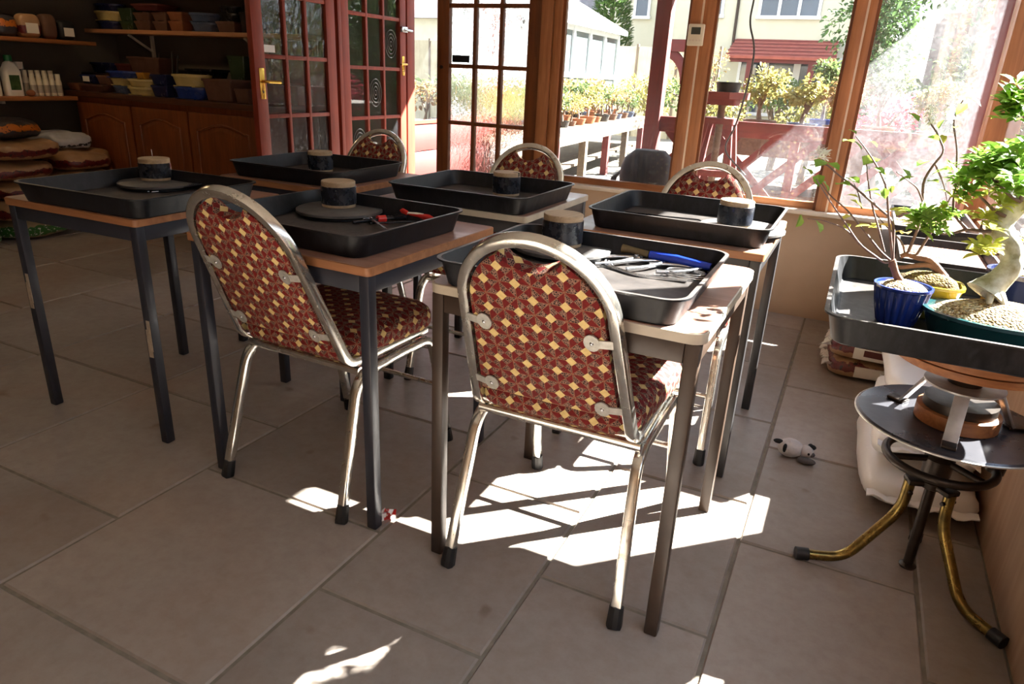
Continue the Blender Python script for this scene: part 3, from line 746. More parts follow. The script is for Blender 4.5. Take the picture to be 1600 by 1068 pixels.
# ================================================================ TRAYS
def make_tray(w, d, h=0.06):
    r = 0.045; L = lambda ww, dd, rr, z: [(x, y, z) for x, y in rrect(ww, dd, rr, 6)]
    mb = MB().loops([L(w-0.052, d-0.052, r-0.012, 0.0), L(w-0.044, d-0.044, r-0.008, 0.003), L(w-0.016, d-0.016, r, h-0.006), L(w, d, r+0.006, h-0.004), L(w, d, r+0.006, h),
                     L(w-0.018, d-0.018, r-0.002, h), L(w-0.05, d-0.05, r-0.01, 0.007), L(w-0.062, d-0.062, r-0.016, 0.004)])
    return mb
def tray(w, d, x, y, z, rz, label, proto=None):
    o = obj('potting_tray', make_tray(w, d), 'tray', None, 0.6) if proto is None else proto.copy()
    if proto is not None: COL.objects.link(o)
    o.location = (x, y, z); o.rotation_euler = (0, 0, rz)
    return tag(o, label, 'tray', 'black potting trays')
H = {k: v[1] for k, v in TABLES.items()}
e = 0.0005
ta = tray(0.557, 0.492, -0.508, 1.476, H['near_right']+e, 0.0, 'black tray holding the pliers and the blue-handled tool')
tray(0, 0, -1.274, 1.530, H['near_mid']+e, -0.035, 'black tray holding the red-handled tools', ta)
tray(0, 0, -2.06, 1.515, H['near_left']+e, 0.03, 'black tray on the leftmost table, three steel tips on its disc', ta)
tray(0, 0, -2.035, 2.335, H['far_left']+e, 0.02, 'black tray nearest the red doors', ta)
tray(0, 0, -1.222, 2.295, H['far_mid']+e, 0.0, 'empty black tray in front of the frosted door with one round block', ta)
tray(0, 0, -0.455, 2.285, H['far_right']+e, 0.0, 'sunlit black tray on the table nearest the plaster wall', ta)

# turntable discs and round blocks
TB = 0.0045
def disc(x, y, z, label, two=False):
    t = thing('turntable_disc', label, 'turntable disc', (x, y, z), 0, 'rubber turntable discs')
    obj('disc_base', MB().lathe([(0.116, 0), (0.120, 0.002), (0.120, 0.008), (0.117, 0.010)], 40), 'tray', t, 0.6)
    obj('disc_pad', MB().lathe([(0.126, 0.0102), (0.130, 0.012), (0.130, 0.019), (0.127, 0.021)], 48), 'disc', t, 0.6)
    return z+0.0212
def block(x, y, z, label, h=0.082, nail=False, split=False):
    t = thing('round_block', label, 'wooden block', (x, y, z), random.uniform(0, 3), 'round taped wooden blocks')
    obj('block_core', MB().lathe([(0.050, 0), (0.0515, 0.0015), (0.0515, h-0.002), (0.050, h)], 32), 'wood_block', t, 0.5)
    obj('black_band', MB().lathe([(0.0517, 0.009), (0.0535, 0.010), (0.0535, h-0.016), (0.0517, h-0.015)], 32), 'band', t, 0.5)
    if nail: obj('nail', MB().tube([(0.012, 0.0, h-0.005), (0.014, 0.0, h+0.028)], 0.0012, 6), 'steel', t, 0.6)
    if split: obj('split', MB().box(-0.004, 0.001, -0.0518, -0.03, h-0.014, h+0.0006).box(0.004, 0.0065, -0.052, -0.036, h-0.012, h+0.0006), 'black', t, 0)
z = disc(-0.652, 1.672, H['near_right']+TB+e, 'rubber disc under the round block in the pliers tray')
block(-0.655, 1.672, z, 'round block on the disc in the pliers tray')
z = disc(-1.400, 1.690, H['near_mid']+TB+e, 'rubber disc under the block beside the red-handled tools')
block(-1.420, 1.712, z, 'round block on the disc beside the red-handled tools', 0.078)
z = disc(-2.205, 1.690, H['near_left']+TB+e, 'rubber disc in the leftmost tray')
block(-2.245, 1.715, z, 'round block with a nail in it in the leftmost tray', 0.075, nail=True)
block(-2.10, 2.42, H['far_left']+TB+e, 'round block in the tray nearest the red doors', 0.085)
block(-1.190, 2.415, H['far_mid']+TB+e, 'round block with a split top in front of the frosted door', 0.086, split=True)
z = disc(-0.285, 2.255, H['far_right']+TB+e, 'sunlit rubber disc under the block in the tray nearest the plaster wall')
block(-0.308, 2.243, z, 'sunlit round block in the tray nearest the plaster wall', 0.08)

# ---------------------------------------------------------------- hand tools
def pliers(x, y, z, rz, label, s=1.0, spread=0.028, mat='steel'):
    t = thing('pliers', label, 'pliers', (x, y, z), rz, 'bonsai pliers in the tray')
    for sg in (-1, 1):
        p = fillet([(sg*spread*s, -0.13*s, 0.008), (sg*spread*1.05*s, -0.07*s, 0.009), (sg*0.010*s, -0.012*s, 0.010), (-sg*0.006*s, 0.012*s, 0.010)], 0.03, 4)
        h = obj('handle', MB().tube(p, [0.0052*s]*(len(p)-3)+[0.005*s, 0.006*s, 0.0065*s], 8), mat, t, 0.8)
        j = MB().loops([[(-sg*a*s, b*s, 0.010+c) for a, b, c in ((0.001, 0.008, -0.006), (0.014, 0.014, -0.006), (0.015, 0.034, -0.004), (0.003, 0.046, -0.002))],
                        [(-sg*a*s, b*s, 0.010+c) for a, b, c in ((0.001, 0.008, 0.006), (0.014, 0.014, 0.006), (0.015, 0.034, 0.004), (0.003, 0.046, 0.002))]])
        obj('jaw', j, mat, t, 0.4)
    obj('rivet', MB().tube([(0, 0.006, 0.0), (0, 0.006, 0.019)], 0.007*s, 12), mat, t, 0.5)
    return t
zt = H['near_right']+TB+0.001
pliers(-0.462, 1.695, zt, -0.75, 'steel pliers nearest the disc in the sunlit tray', 1.0, 0.03)
pliers(-0.385, 1.705, zt, -0.68, 'middle steel pliers in front of the blue handle', 1.05, 0.028)
pliers(-0.290, 1.690, zt, -1.05, 'steel pliers with curled handles at the tray corner', 0.95, 0.036)
t = thing('pruning_saw', 'blue-handled tool with a wrapped olive grip lying behind the pliers', 'saw', (-0.415, 1.70, zt), 0.0)
obj('handle', MB().tube([(-0.01, 0.0, 0.022), (0.06, -0.004, 0.022), (0.145, -0.010, 0.016)], [0.011, 0.012, 0.010], 10), 'blue', t, 0.8)
obj('grip', MB().tube([(-0.012, 0.0, 0.022), (-0.06, 0.006, 0.026), (-0.085, 0.008, 0.026)], [0.009, 0.009, 0.012], 10), 'rusty', t, 0.8)
mb = MB()
for k in range(3):
    mb.tube(fillet([(-0.515+0.008*k, 1.625-0.003*k, zt+0.010), (-0.512+0.01*k, 1.60, zt+0.004), (-0.42, 1.555+0.004*k, zt+0.003), (-0.30, 1.585-0.006*k, zt+0.004)], 0.02, 4), 0.0026, 6)
o = obj('rake_tines', mb, 'steel', None, 0.8); tag(o, 'three-tined steel wire rake along the front of the pliers', 'rake')
mb = MB()
for k in range(3): mb.tube([(-0.315+0.055*math.cos(a*PI/12)*(1-0.08*k), 1.63+0.035*math.sin(a*PI/12)*(1-0.1*k), zt+0.003+0.004*k) for a in range(24)], 0.002, 6, closed=True)
o = obj('wire_coil', mb, 'steel', None, 0.8); tag(o, 'small coil of steel wire under the curled pliers', 'wire')

zm = H['near_mid']+TB+0.001
def rod(name, pts, r, mat, label, cat, k=8):
    o = obj(name, MB().tube(pts, r, k), mat, None, 0.8); return tag(o, label, cat)
t = thing('tweezers', 'steel tweezers crossing the tools in the middle tray', 'tweezers', (-1.225, 1.62, zm), 0)
obj('arm', MB().bar((-0.065, 0.055, 0.014), (0.085, -0.055, 0.012), 0.006, 0.002), 'steel', t, 0)
obj('arm', MB().bar((-0.065, 0.057, 0.006), (0.085, -0.052, 0.010), 0.006, 0.002), 'steel', t, 0)
rod('steel_rod', [(-1.335, 1.600, zm+0.006), (-1.245, 1.715, zm+0.006)], 0.0052, 'steel', 'plain steel rod beside the disc in the middle tray', 'rod')
t = thing('small_rake', 'steel rod tool with a red collar in the middle tray', 'garden tool', (0, 0, 0))
obj('shaft', MB().tube([(-1.278, 1.598, zm+0.006), (-1.195, 1.76, zm+0.008)], 0.0045, 8), 'lead', t, 0.8)
obj('collar', MB().tube([(-1.243, 1.668, zm+0.008), (-1.231, 1.691, zm+0.008)], 0.0115, 12), 'red', t, 0.6)
rod('wire_tool', [(-1.238, 1.625, zm+0.004), (-1.155, 1.715, zm+0.005)], 0.003, 'lead', 'dark thin wire tool beside the red collar', 'garden tool')
t = thing('secateurs', 'red and white handled secateurs at the back of the middle tray', 'secateurs', (-1.212, 1.762, zm), -0.28)
obj('handle', MB().tube([(-0.03, 0.0, 0.02), (0.0, 0.002, 0.022), (0.02, 0.0, 0.018)], [0.009, 0.012, 0.008], 10), 'red', t, 0.8)
obj('handle', MB().tube([(0.02, 0.0, 0.018), (0.06, 0.01, 0.017), (0.095, 0.016, 0.015), (0.12, 0.018, 0.012)], [0.005, 0.007, 0.011, 0.006], 10), 'red', t, 0.8)
obj('white_grip', MB().tube([(0.018, 0.0, 0.019), (0.05, 0.008, 0.021), (0.075, 0.014, 0.021)], 0.0055, 8), 'white_plastic', t, 0.8)
obj('blade', MB().loops([[(-0.02, -0.012, 0.006), (0.02, -0.018, 0.006), (0.016, -0.05, 0.006), (-0.006, -0.042, 0.006)], [(-0.02, -0.012, 0.014), (0.02, -0.018, 0.014), (0.016, -0.05, 0.012), (-0.006, -0.042, 0.012)]]).tube([(0.0, -0.045, 0.009), (-0.055, -0.125, 0.006)], [0.006, 0.003], 8), 'lead', t, 0.5)
zl = H['near_left']+TB+0.001
for k in range(3):
    x = -2.145+k*0.016; y = 1.607+k*0.003
    o = rod('dibber_rod', [(x, y, zl+0.004), (x+0.08, y+0.17, zl+0.024+0.001*k)], 0.0032, 'lead', ('left', 'middle', 'right')[k]+' of three thin steel-tipped rods leaning on the leftmost disc', 'rod')
    o['group'] = 'thin rods on the leftmost disc'
    obj('rod_tip', MB().tube([(x-0.008, y-0.018, zl+0.0035), (x+0.001, y+0.002, zl+0.0045)], 0.0036, 8), 'steel', o, 0.8)['label'] = 'bright steel tip'
zf = H['far_right']+TB+0.001
rod('wire_hook', fillet([(-0.69, 2.345, zf+0.003), (-0.55, 2.352, zf+0.003), (-0.44, 2.37, zf+0.003), (-0.425, 2.34, zf+0.003)], 0.01), 0.0026, 'lead', 'dark bent wire hook lying in the sunlit far tray', 'wire hook')
rod('thin_stick', [(-2.13, 2.26, H['far_left']+TB+0.004), (-1.98, 2.30, H['far_left']+TB+0.004)], 0.003, 'lead', 'thin dark stick in the tray nearest the red doors', 'stick')

# ---- bonsai branch, leaf and blossom positions (metres)
PL = {"plant1":[[[[0.124,1.66,0.787],[0.117,1.66,0.811],[0.106,1.66,0.831]],0.009],[[[0.108,1.66,0.827],[0.084,1.672,0.841],[0.036,1.684,0.887],[-0.003,1.696,0.923],[-0.038,1.708,0.942],[-0.071,1.72,0.977]],0.0028],[[[0.106,1.66,0.829],[0.094,1.65,0.824],[0.038,1.64,0.858],[0.004,1.63,0.899],[-0.036,1.62,0.944],[-0.071,1.61,0.988]],0.003],[[[0.108,1.66,0.832],[0.093,1.665,0.912],[0.037,1.67,0.95],[0.001,1.675,0.975],[-0.035,1.68,0.995],[-0.062,1.685,1.016],[-0.094,1.69,1.007]],0.003],[[[0.089,1.66,0.846],[0.066,1.67,0.896],[0.046,1.68,0.936],[0.026,1.69,0.99],[0.017,1.7,1.022]],0.0025],[[[0.108,1.66,0.832],[0.079,1.654,0.926],[0.065,1.648,0.98],[0.036,1.642,1.024],[0.006,1.636,1.058],[-0.013,1.63,1.077]],0.0027],[[[0.038,1.64,0.858],[0.005,1.633,0.891],[-0.046,1.627,0.903],[-0.073,1.62,0.903]],0.0018],[[[0.027,1.66,0.931],[0.014,1.67,0.962],[0.002,1.68,0.979]],0.0018]],"plant2":[[[[0.201,1.76,0.81],[0.187,1.76,0.823],[0.16,1.76,0.824],[0.14,1.76,0.829],[0.128,1.76,0.822]],0.011],[[[0.193,1.76,0.814],[0.163,1.753,0.808],[0.133,1.747,0.799],[0.109,1.74,0.802]],0.008],[[[0.14,1.76,0.829],[0.149,1.766,0.891],[0.149,1.772,0.93],[0.135,1.779,0.987],[0.15,1.785,1.027],[0.164,1.791,1.051],[0.138,1.798,1.092],[0.121,1.804,1.109],[0.119,1.81,1.127]],0.0034],[[[0.15,1.79,1.026],[0.179,1.81,0.983],[0.201,1.83,0.933]],0.002],[[[0.149,1.76,0.937],[0.127,1.747,0.975],[0.113,1.733,0.985],[0.078,1.72,1.007]],0.002],[[[0.21,1.81,0.927],[0.199,1.818,1.002],[0.189,1.826,1.056],[0.168,1.834,1.111],[0.171,1.842,1.139],[0.178,1.85,1.156]],0.0026],[[[0.158,1.76,0.829],[0.175,1.775,0.878],[0.187,1.79,0.907],[0.198,1.805,0.956],[0.204,1.82,0.975]],0.003],[[[0.136,1.76,0.828],[0.126,1.767,0.852],[0.082,1.773,0.886],[0.053,1.78,0.912]],0.0024]],"leaves1":[[-0.079,1.636,1.009,0.036,"g"],[-0.105,1.67,1.003,0.03,"g"],[-0.057,1.651,1.019,0.03,"g"],[-0.071,1.676,0.991,0.032,"g"],[-0.033,1.679,0.973,0.036,"g"],[-0.015,1.617,1.066,0.028,"g"],[0.009,1.611,1.073,0.024,"g"],[0.012,1.702,1.016,0.045,"g"],[0.033,1.639,1.019,0.022,"g"],[0.053,1.636,0.975,0.028,"g"],[0.001,1.72,0.977,0.024,"g"],[-0.0,1.662,0.947,0.028,"y"],[0.019,1.702,0.947,0.024,"y"],[-0.089,1.662,0.904,0.03,"g"],[-0.059,1.68,0.893,0.034,"g"],[0.022,1.627,0.897,0.03,"y"],[0.073,1.68,0.982,0.016,"g"],[-0.014,1.705,1.078,0.02,"g"],[0.063,1.668,0.999,0.024,"g"],[0.013,1.692,0.91,0.024,"y"],[0.052,1.684,0.899,0.022,"y"],[-0.057,1.617,0.984,0.026,"g"],[0.003,1.693,1.047,0.024,"g"],[0.008,1.675,0.895,0.02,"y"],[0.06,1.643,0.98,0.022,"g"],[0.012,1.613,0.987,0.022,"g"],[0.041,1.705,0.961,0.02,"g"],[0.092,1.662,0.915,0.026,"y"],[0.074,1.689,0.889,0.024,"y"]],"leaves2":[[0.092,1.824,1.006,0.028,"g"],[0.121,1.803,0.993,0.03,"g"],[0.149,1.83,0.983,0.028,"g"],[0.136,1.761,1.032,0.03,"g"],[0.171,1.814,1.036,0.028,"g"],[0.123,1.768,1.08,0.026,"g"],[0.103,1.832,1.107,0.034,"g"],[0.152,1.824,1.084,0.022,"y"],[0.166,1.723,1.163,0.03,"g"],[0.175,1.728,1.151,0.026,"g"],[0.119,1.738,0.921,0.034,"y"],[0.116,1.836,0.909,0.03,"y"],[0.136,1.767,0.929,0.026,"g"],[0.109,1.791,0.871,0.04,"Y"],[0.119,1.749,0.874,0.035,"Y"],[0.1,1.776,0.88,0.035,"Y"],[0.172,1.76,1.103,0.022,"y"],[0.144,1.756,1.117,0.02,"g"],[0.15,1.786,0.913,0.03,"g"],[0.169,1.786,0.906,0.03,"g"],[0.177,1.828,0.921,0.028,"g"],[0.16,1.799,0.892,0.03,"g"],[0.189,1.831,0.911,0.026,"g"]],"blossom":[[-0.072,1.68,1.034,0.012,"w"],[-0.066,1.69,1.032,0.012,"w"],[-0.077,1.67,1.027,0.012,"w"],[-0.069,1.7,1.023,0.012,"w"],[-0.082,1.68,1.038,0.012,"w"]],"blossom2":[[0.13,1.807,1.111,0.008,"w"],[0.12,1.819,1.114,0.008,"w"],[0.128,1.809,1.124,0.008,"w"],[0.12,1.803,1.115,0.008,"w"],[0.116,1.814,1.138,0.008,"w"],[0.126,1.812,1.138,0.008,"w"],[0.117,1.792,1.136,0.008,"w"],[0.126,1.782,1.115,0.008,"w"],[0.12,1.809,1.139,0.008,"w"],[0.123,1.819,1.114,0.008,"w"],[0.124,1.792,1.111,0.008,"w"],[0.115,1.781,1.123,0.008,"w"],[0.117,1.804,1.128,0.008,"w"],[0.148,1.815,1.14,0.008,"w"],[0.157,1.816,1.114,0.008,"w"],[0.153,1.801,1.129,0.008,"w"],[0.158,1.802,1.125,0.008,"w"],[0.16,1.8,1.115,0.008,"w"],[0.155,1.79,1.121,0.008,"w"],[0.156,1.801,1.113,0.008,"w"],[0.152,1.797,1.142,0.008,"w"],[0.153,1.805,1.141,0.008,"w"]],"trunk3":[[0.283,1.64,0.793],[0.29,1.645,0.806],[0.303,1.65,0.822],[0.316,1.655,0.846],[0.316,1.66,0.864],[0.305,1.665,0.891],[0.282,1.67,0.915],[0.278,1.675,0.925],[0.287,1.68,0.946],[0.306,1.685,0.974],[0.324,1.69,0.992]],"ros3":[[0.23,1.62,1.044,0.05,"g"],[0.251,1.66,1.055,0.055,"g"],[0.267,1.64,1.067,0.055,"g"],[0.277,1.61,1.041,0.055,"g"],[0.251,1.59,1.032,0.05,"g"],[0.246,1.66,1.016,0.05,"g"],[0.272,1.62,1.01,0.05,"g"],[0.298,1.68,1.014,0.05,"g"],[0.294,1.69,1.052,0.055,"g"],[0.218,1.67,1.038,0.04,"g"],[0.257,1.64,0.993,0.04,"y"],[0.233,1.64,1.171,0.05,"g"],[0.252,1.66,1.143,0.05,"g"],[0.257,1.67,1.18,0.05,"g"],[0.232,1.62,1.139,0.045,"g"],[0.252,1.62,1.156,0.05,"g"],[0.261,1.61,0.886,0.05,"y"],[0.254,1.62,0.872,0.045,"y"],[0.264,1.6,0.898,0.04,"y"],[0.187,1.66,1.005,0.04,"g"],[0.187,1.67,0.972,0.045,"y"],[0.2,1.64,0.973,0.04,"y"],[0.207,1.67,0.988,0.035,"g"],[0.153,1.66,0.923,0.045,"g"],[0.172,1.64,0.924,0.04,"g"],[0.137,1.67,0.924,0.04,"g"],[0.127,1.64,0.923,0.03,"g"],[0.191,1.68,0.943,0.04,"g"],[0.244,1.64,0.938,0.045,"y"],[0.269,1.65,0.966,0.04,"y"],[0.258,1.67,0.944,0.04,"y"],[0.212,1.66,1.012,0.04,"g"],[0.311,1.69,0.957,0.04,"y"],[0.173,1.67,0.947,0.035,"y"]],"br3":[[[[0.281,1.66,0.916],[0.249,1.66,0.912],[0.224,1.66,0.914],[0.203,1.66,0.901],[0.18,1.66,0.898],[0.164,1.66,0.91]],0.004],[[[0.224,1.66,0.914],[0.195,1.66,0.938],[0.187,1.66,0.969],[0.186,1.66,1.0]],0.003],[[[0.283,1.66,0.946],[0.261,1.66,0.955],[0.232,1.66,0.979],[0.213,1.66,0.994]],0.004],[[[0.203,1.66,0.901],[0.179,1.66,0.917],[0.154,1.66,0.918]],0.0025],[[[0.249,1.66,0.912],[0.247,1.66,0.935]],0.003],[[[0.304,1.66,0.892],[0.291,1.66,0.867],[0.27,1.66,0.873]],0.003],[[[0.301,1.66,0.977],[0.284,1.66,0.984],[0.257,1.66,1.003],[0.242,1.66,1.033]],0.004],[[[0.301,1.66,0.977],[0.29,1.66,1.02],[0.273,1.66,1.057]],0.004],[[[0.312,1.66,0.992],[0.287,1.66,1.088],[0.261,1.66,1.144],[0.239,1.66,1.167]],0.005],[[[0.257,1.66,1.003],[0.232,1.66,1.027]],0.003],[[[0.213,1.66,0.994],[0.202,1.66,0.975]],0.002]]}

# ================================================================ STOOL WITH TURNTABLE, TRAY AND BONSAI
SX, SY = 0.322, 1.80
t = thing('workshop_stool', 'iron screw stool with brass-coloured tripod legs and a round metal disc seat', 'stool', (SX, SY, 0))
obj('seat_disc', MB().lathe([(0.204, 0.0), (0.208, 0.003), (0.208, 0.007), (0.203, 0.010)], 56, (0, 0, 0.434)), 'disc_top', t, 0.5)
obj('seat_rim', MB().tube([(0.2085*math.cos(a*PI/28), 0.2085*math.sin(a*PI/28), 0.438) for a in range(56)], 0.0028, 6, closed=True), 'bracket', t, 0.9)
obj('spindle', MB().tube([(0, 0, 0.03), (0, 0, 0.036), (0, 0, 0.43)], 0.0125, 12).lathe([(0.0, 0), (0.020, 0.001), (0.021, 0.006), (0.012, 0.012)], 16, (0, 0, 0.018)), 'iron', t, 0.6)
hb = MB().lathe([(0.022, 0), (0.032, 0.008), (0.034, 0.05), (0.026, 0.06), (0.024, 0.09), (0.0, 0.09)], 20, (0, 0, 0.29))
obj('hub', hb, 'iron', t, 0.6)
wl = obj('hand_wheel', MB().tube([(0.118*math.cos(a*PI/24), 0.118*math.sin(a*PI/24), 0.335) for a in range(48)], 0.0105, 10, closed=True), 'iron', t, 0.9)
for k in range(3):
    a = math.radians(200+120*k)
    obj('spoke', MB().tube([(0.02*math.cos(a), 0.02*math.sin(a), 0.338), (0.115*math.cos(a), 0.115*math.sin(a), 0.335)], 0.0085, 8), 'iron', wl, 0.8)
a = math.radians(8)
obj('wheel_knob', MB().tube([(0.118*math.cos(a), 0.118*math.sin(a), 0.33), (0.125*math.cos(a), 0.125*math.sin(a), 0.372)], [0.021, 0.019], 12), 'iron', wl, 0.6)
AN = [math.atan2(1.723-SY, 0.085-SX), math.atan2(1.628-SY, 0.488-SX), math.radians(80)]
mb = MB().lathe([(0.03, 0), (0.034, 0.003), (0.034, 0.017), (0.03, 0.02)], 20, (0, 0, 0.262))
for a in AN: mb.bar((0, 0, 0.272), (0.062*math.cos(a), 0.062*math.sin(a), 0.272), 0.04, 0.014, bev=0.004)
obj('leg_bracket', mb, 'iron', t, 0.5)
for a, R in zip(AN, (0.252, 0.243, 0.15)):
    q = R/0.252
    P = fillet([(0.052, 0.268), (0.055, 0.20), (0.10*q, 0.115), (0.175*q, 0.022), (R, 0.0165)], 0.05, 6) if False else None
    pts = fillet([(0.052*math.cos(a), 0.052*math.sin(a), 0.27), (0.054*math.cos(a), 0.054*math.sin(a), 0.185), (0.16*q*math.cos(a), 0.16*q*math.sin(a), 0.0185), (R*math.cos(a), R*math.sin(a), 0.0165)], [0, 0.05, 0.055, 0], 7)
    lg = obj('leg', MB().tube(pts, 0.0135, 12), 'brass', t, 0.8)
    obj('rubber_foot', MB().tube([pts[-1]-V((math.cos(a), math.sin(a), 0))*0.004, pts[-1]+V((math.cos(a), math.sin(a), 0))*0.028], 0.0165, 14), 'black', lg, 0.6)
    b = pts[0]-V((0, 0, 0.025)); n = V((-math.sin(a), math.cos(a), 0))
    obj('bolt', MB().tube([b-n*0.021, b+n*0.021], 0.005, 8), 'iron', lg, 0.6)

t = thing('wooden_ring', 'orange-brown wooden ring lying on the stool disc under the bracket', 'ring', (SX+0.006, SY-0.005, 0.4441))
obj('ring_wood', MB().lathe([(0.082, 0), (0.088, 0.002), (0.088, 0.034), (0.083, 0.036), (0.072, 0.036)], 44), 'ply_edge', t, 0.5)
obj('dark_liner', MB().lathe([(0.072, 0.030), (0.077, 0.036), (0.077, 0.058), (0.0, 0.058)], 40), 'iron', t, 0.5)

t = thing('turntable', 'wooden turntable on a three-legged metal bracket carrying the bonsai tray', 'turntable', (SX, SY-0.02, 0.4441))
obj('top_plate', MB().lathe([(0.080, 0), (0.083, 0.002), (0.083, 0.006), (0.0, 0.0065)], 40, (0, 0, 0.098)), 'zinc_plate', t, 0.5)
for k, ad in enumerate((262, 145, 20)):
    a = math.radians(ad); c_, s_ = math.cos(a), math.sin(a); tn = (-s_, c_, 0)
    lg = obj('bracket_leg', MB().bar((0.074*c_, 0.074*s_, 0.103), (0.128*c_, 0.128*s_, 0.006), 0.03, 0.006, (c_, s_, 0.3), 0.001), 'zinc_plate', t, 0.5)
    obj('bracket_foot', MB().bar((0.118*c_, 0.118*s_, 0.004), (0.160*c_, 0.160*s_, 0.004), 0.03, 0.0075, (0, 0, 1), 0.002), 'iron', lg, 0.5)
obj('pivot', MB().lathe([(0.035, 0), (0.035, 0.052)], 20, (0, 0, 0.1045)), 'iron', t, 0.6)
obj('wood_disc', MB().lathe([(0.150, 0), (0.158, 0.003), (0.160, 0.02), (0.150, 0.0215), (0.150, 0.0225), (0.161, 0.024), (0.162, 0.048), (0.157, 0.051), (0.10, 0.051)], 56, (0, 0, 0.155)), 'ply_edge', t, 0.5)
obj('upper_disc', MB().lathe([(0.12, 0), (0.125, 0.002), (0.125, 0.041), (0.12, 0.043), (0.0, 0.043)], 48, (0, 0, 0.2062)), 'ply_edge', t, 0.5)

TZ = 0.6935
o = obj('potting_tray', make_tray(0.50, 0.615, 0.062), 'tray', None, 0.6); o.location = (0.248, 1.728, TZ); tag(o, 'sunlit black tray of bonsai pots balanced on the stool turntable', 'tray', 'black potting trays')
ZP = TZ+0.0046

def leafset(mb, lst, rnd):
    for x, y, z, L, k in lst:
        d = V((rnd.uniform(-1, 1), rnd.uniform(-1, 1), rnd.uniform(-0.7, 0.5)))
        mb.leaf((x, y, z), d, L*1.2, L*0.78, V((rnd.uniform(-.4, .4), rnd.uniform(-.4, .4), 1)), 0.18, 0.2)
def branch_mesh(lst):
    mb = MB()
    for pts, r in lst:
        p = fillet(pts, 0.02, 3); mb.tube(p, [r, r*0.45], 7)
    return mb
def rosette(mb, c, s, rnd, n=7, up=None):
    up = up or V((rnd.uniform(-.5, .5), rnd.uniform(-.6, .2), 1)).normalized()
    for k in range(n):
        a = 2*PI*k/n+rnd.uniform(-.3, .3); q = V((math.cos(a), math.sin(a), 0)); q = (q-up*q.dot(up)+up*rnd.uniform(0.15, 0.75)).normalized()
        L = s*rnd.uniform(0.6, 1.0); mb.leaf(V(c)+q*0.002, q, L, L*0.42, up, 0.15, 0.25)
rnd = random.Random(5)

# small blue fluted pot with the slender tree
t = thing('bonsai', 'slender leafy bonsai in a small blue fluted pot at the near left of the tray', 'bonsai')
pc = (0.140, 1.655)
pr = []
pot = obj('pot', MB().lathe([(0.0, 0.004), (0.034, 0.0), (0.036, 0.004), (0.046, 0.045), (0.0515, 0.076), (0.0515, 0.079)], 128, (pc[0], pc[1], ZP), flute=18, fl=0.09).lathe([(0.0555, 0.078), (0.0575, 0.080), (0.0575, 0.085), (0.053, 0.085), (0.050, 0.074), (0.0, 0.074)], 48, (pc[0], pc[1], ZP)), 'glaze_cobalt', t, 0.7)
obj('soil', MB().lathe([(0.051, 0.075), (0.035, 0.088), (0.015, 0.094), (0.0, 0.095)], 28, (pc[0], pc[1], ZP)), 'soil', t, 1.0)
br = [(PL['plant1'][0][0], PL['plant1'][0][1])]
base = V(PL['plant1'][0][0][0]); top = V(PL['plant1'][0][0][-1])
tk = obj('trunk', MB().tube([V((pc[0]-0.002, pc[1], ZP+0.085)), base+V((0, 0, 0.01)), (base+top)/2+V((0.002, 0, 0)), top], [0.0085, 0.008, 0.0075, 0.0085], 10), 'twig_b', t, 0.8)
obj('branches', branch_mesh(PL['plant1'][1:]), 'twig', tk, 0.9)
for nm, kk, mt in (('leaves', 'g', 'leaf'), ('yellow_leaves', 'y', 'leaf_y')):
    mb = MB(); leafset(mb, [l for l in PL['leaves1'] if l[4] == kk], rnd); obj(nm, mb, mt, tk, 0)
mb = MB()
for x, y, z, L, k in PL['blossom']:
    for q in range(9): mb.leaf((x, y, z), (rnd.uniform(-1, 1), rnd.uniform(-1, 1), rnd.uniform(-0.2, 1)), 0.018, 0.006, (0, 0, 1))
obj('white_blossom', mb, 'petal', tk, 0)

# yellow pot with the crawling trunk
t = thing('bonsai', 'bonsai with a creeping horizontal trunk in a mustard-yellow pot', 'bonsai')
pc = (0.194, 1.755)
L = lambda w_, d_, z_: [(x, y, ZP+z_) for x, y in rrect(w_, d_, min(w_, d_)*0.32, 5, pc[0], pc[1])]
obj('pot', MB().loops([L(0.09, 0.07, 0), L(0.10, 0.08, 0.004), L(0.135, 0.105, 0.068), L(0.142, 0.112, 0.072), L(0.142, 0.112, 0.078), L(0.128, 0.098, 0.078), L(0.124, 0.094, 0.066)]), 'glaze_yellow', t, 0.6)
obj('soil', MB().loops([L(0.126, 0.096, 0.067), L(0.11, 0.08, 0.082), L(0.07, 0.05, 0.094), L(0.03, 0.02, 0.099)], False, True), 'moss', t, 1.0)
p0 = PL['plant2']
tk = obj('trunk', MB().tube(fillet([(0.225, 1.765, ZP+0.088)]+[V(q) for q in p0[0][0]], 0.02, 3), [0.0085, 0.005], 9).tube(fillet([(0.222, 1.76, ZP+0.088)]+[V(q) for q in p0[1][0]], 0.02, 3), [0.007, 0.004], 8), 'twig_b', t, 0.9)
obj('branches', branch_mesh(p0[2:]), 'twig', tk, 0.9)
for nm, kk, mt in (('leaves', 'g', 'leaf'), ('yellow_leaves', 'y', 'leaf_y'), ('golden_leaves', 'Y', 'leaf_gold')):
    mb = MB(); leafset(mb, [l for l in PL['leaves2'] if l[4] == kk], rnd); obj(nm, mb, mt, tk, 0)
mb = MB()
for x, y, z, L_, k in PL['blossom2']:
    for q in range(5): mb.leaf((x, y, z), (rnd.uniform(-1, 1), rnd.uniform(-1, 1), rnd.uniform(-1, 1)), 0.011, 0.006, (0, 0, 1))
obj('white_blossom', mb, 'petal', tk, 0)

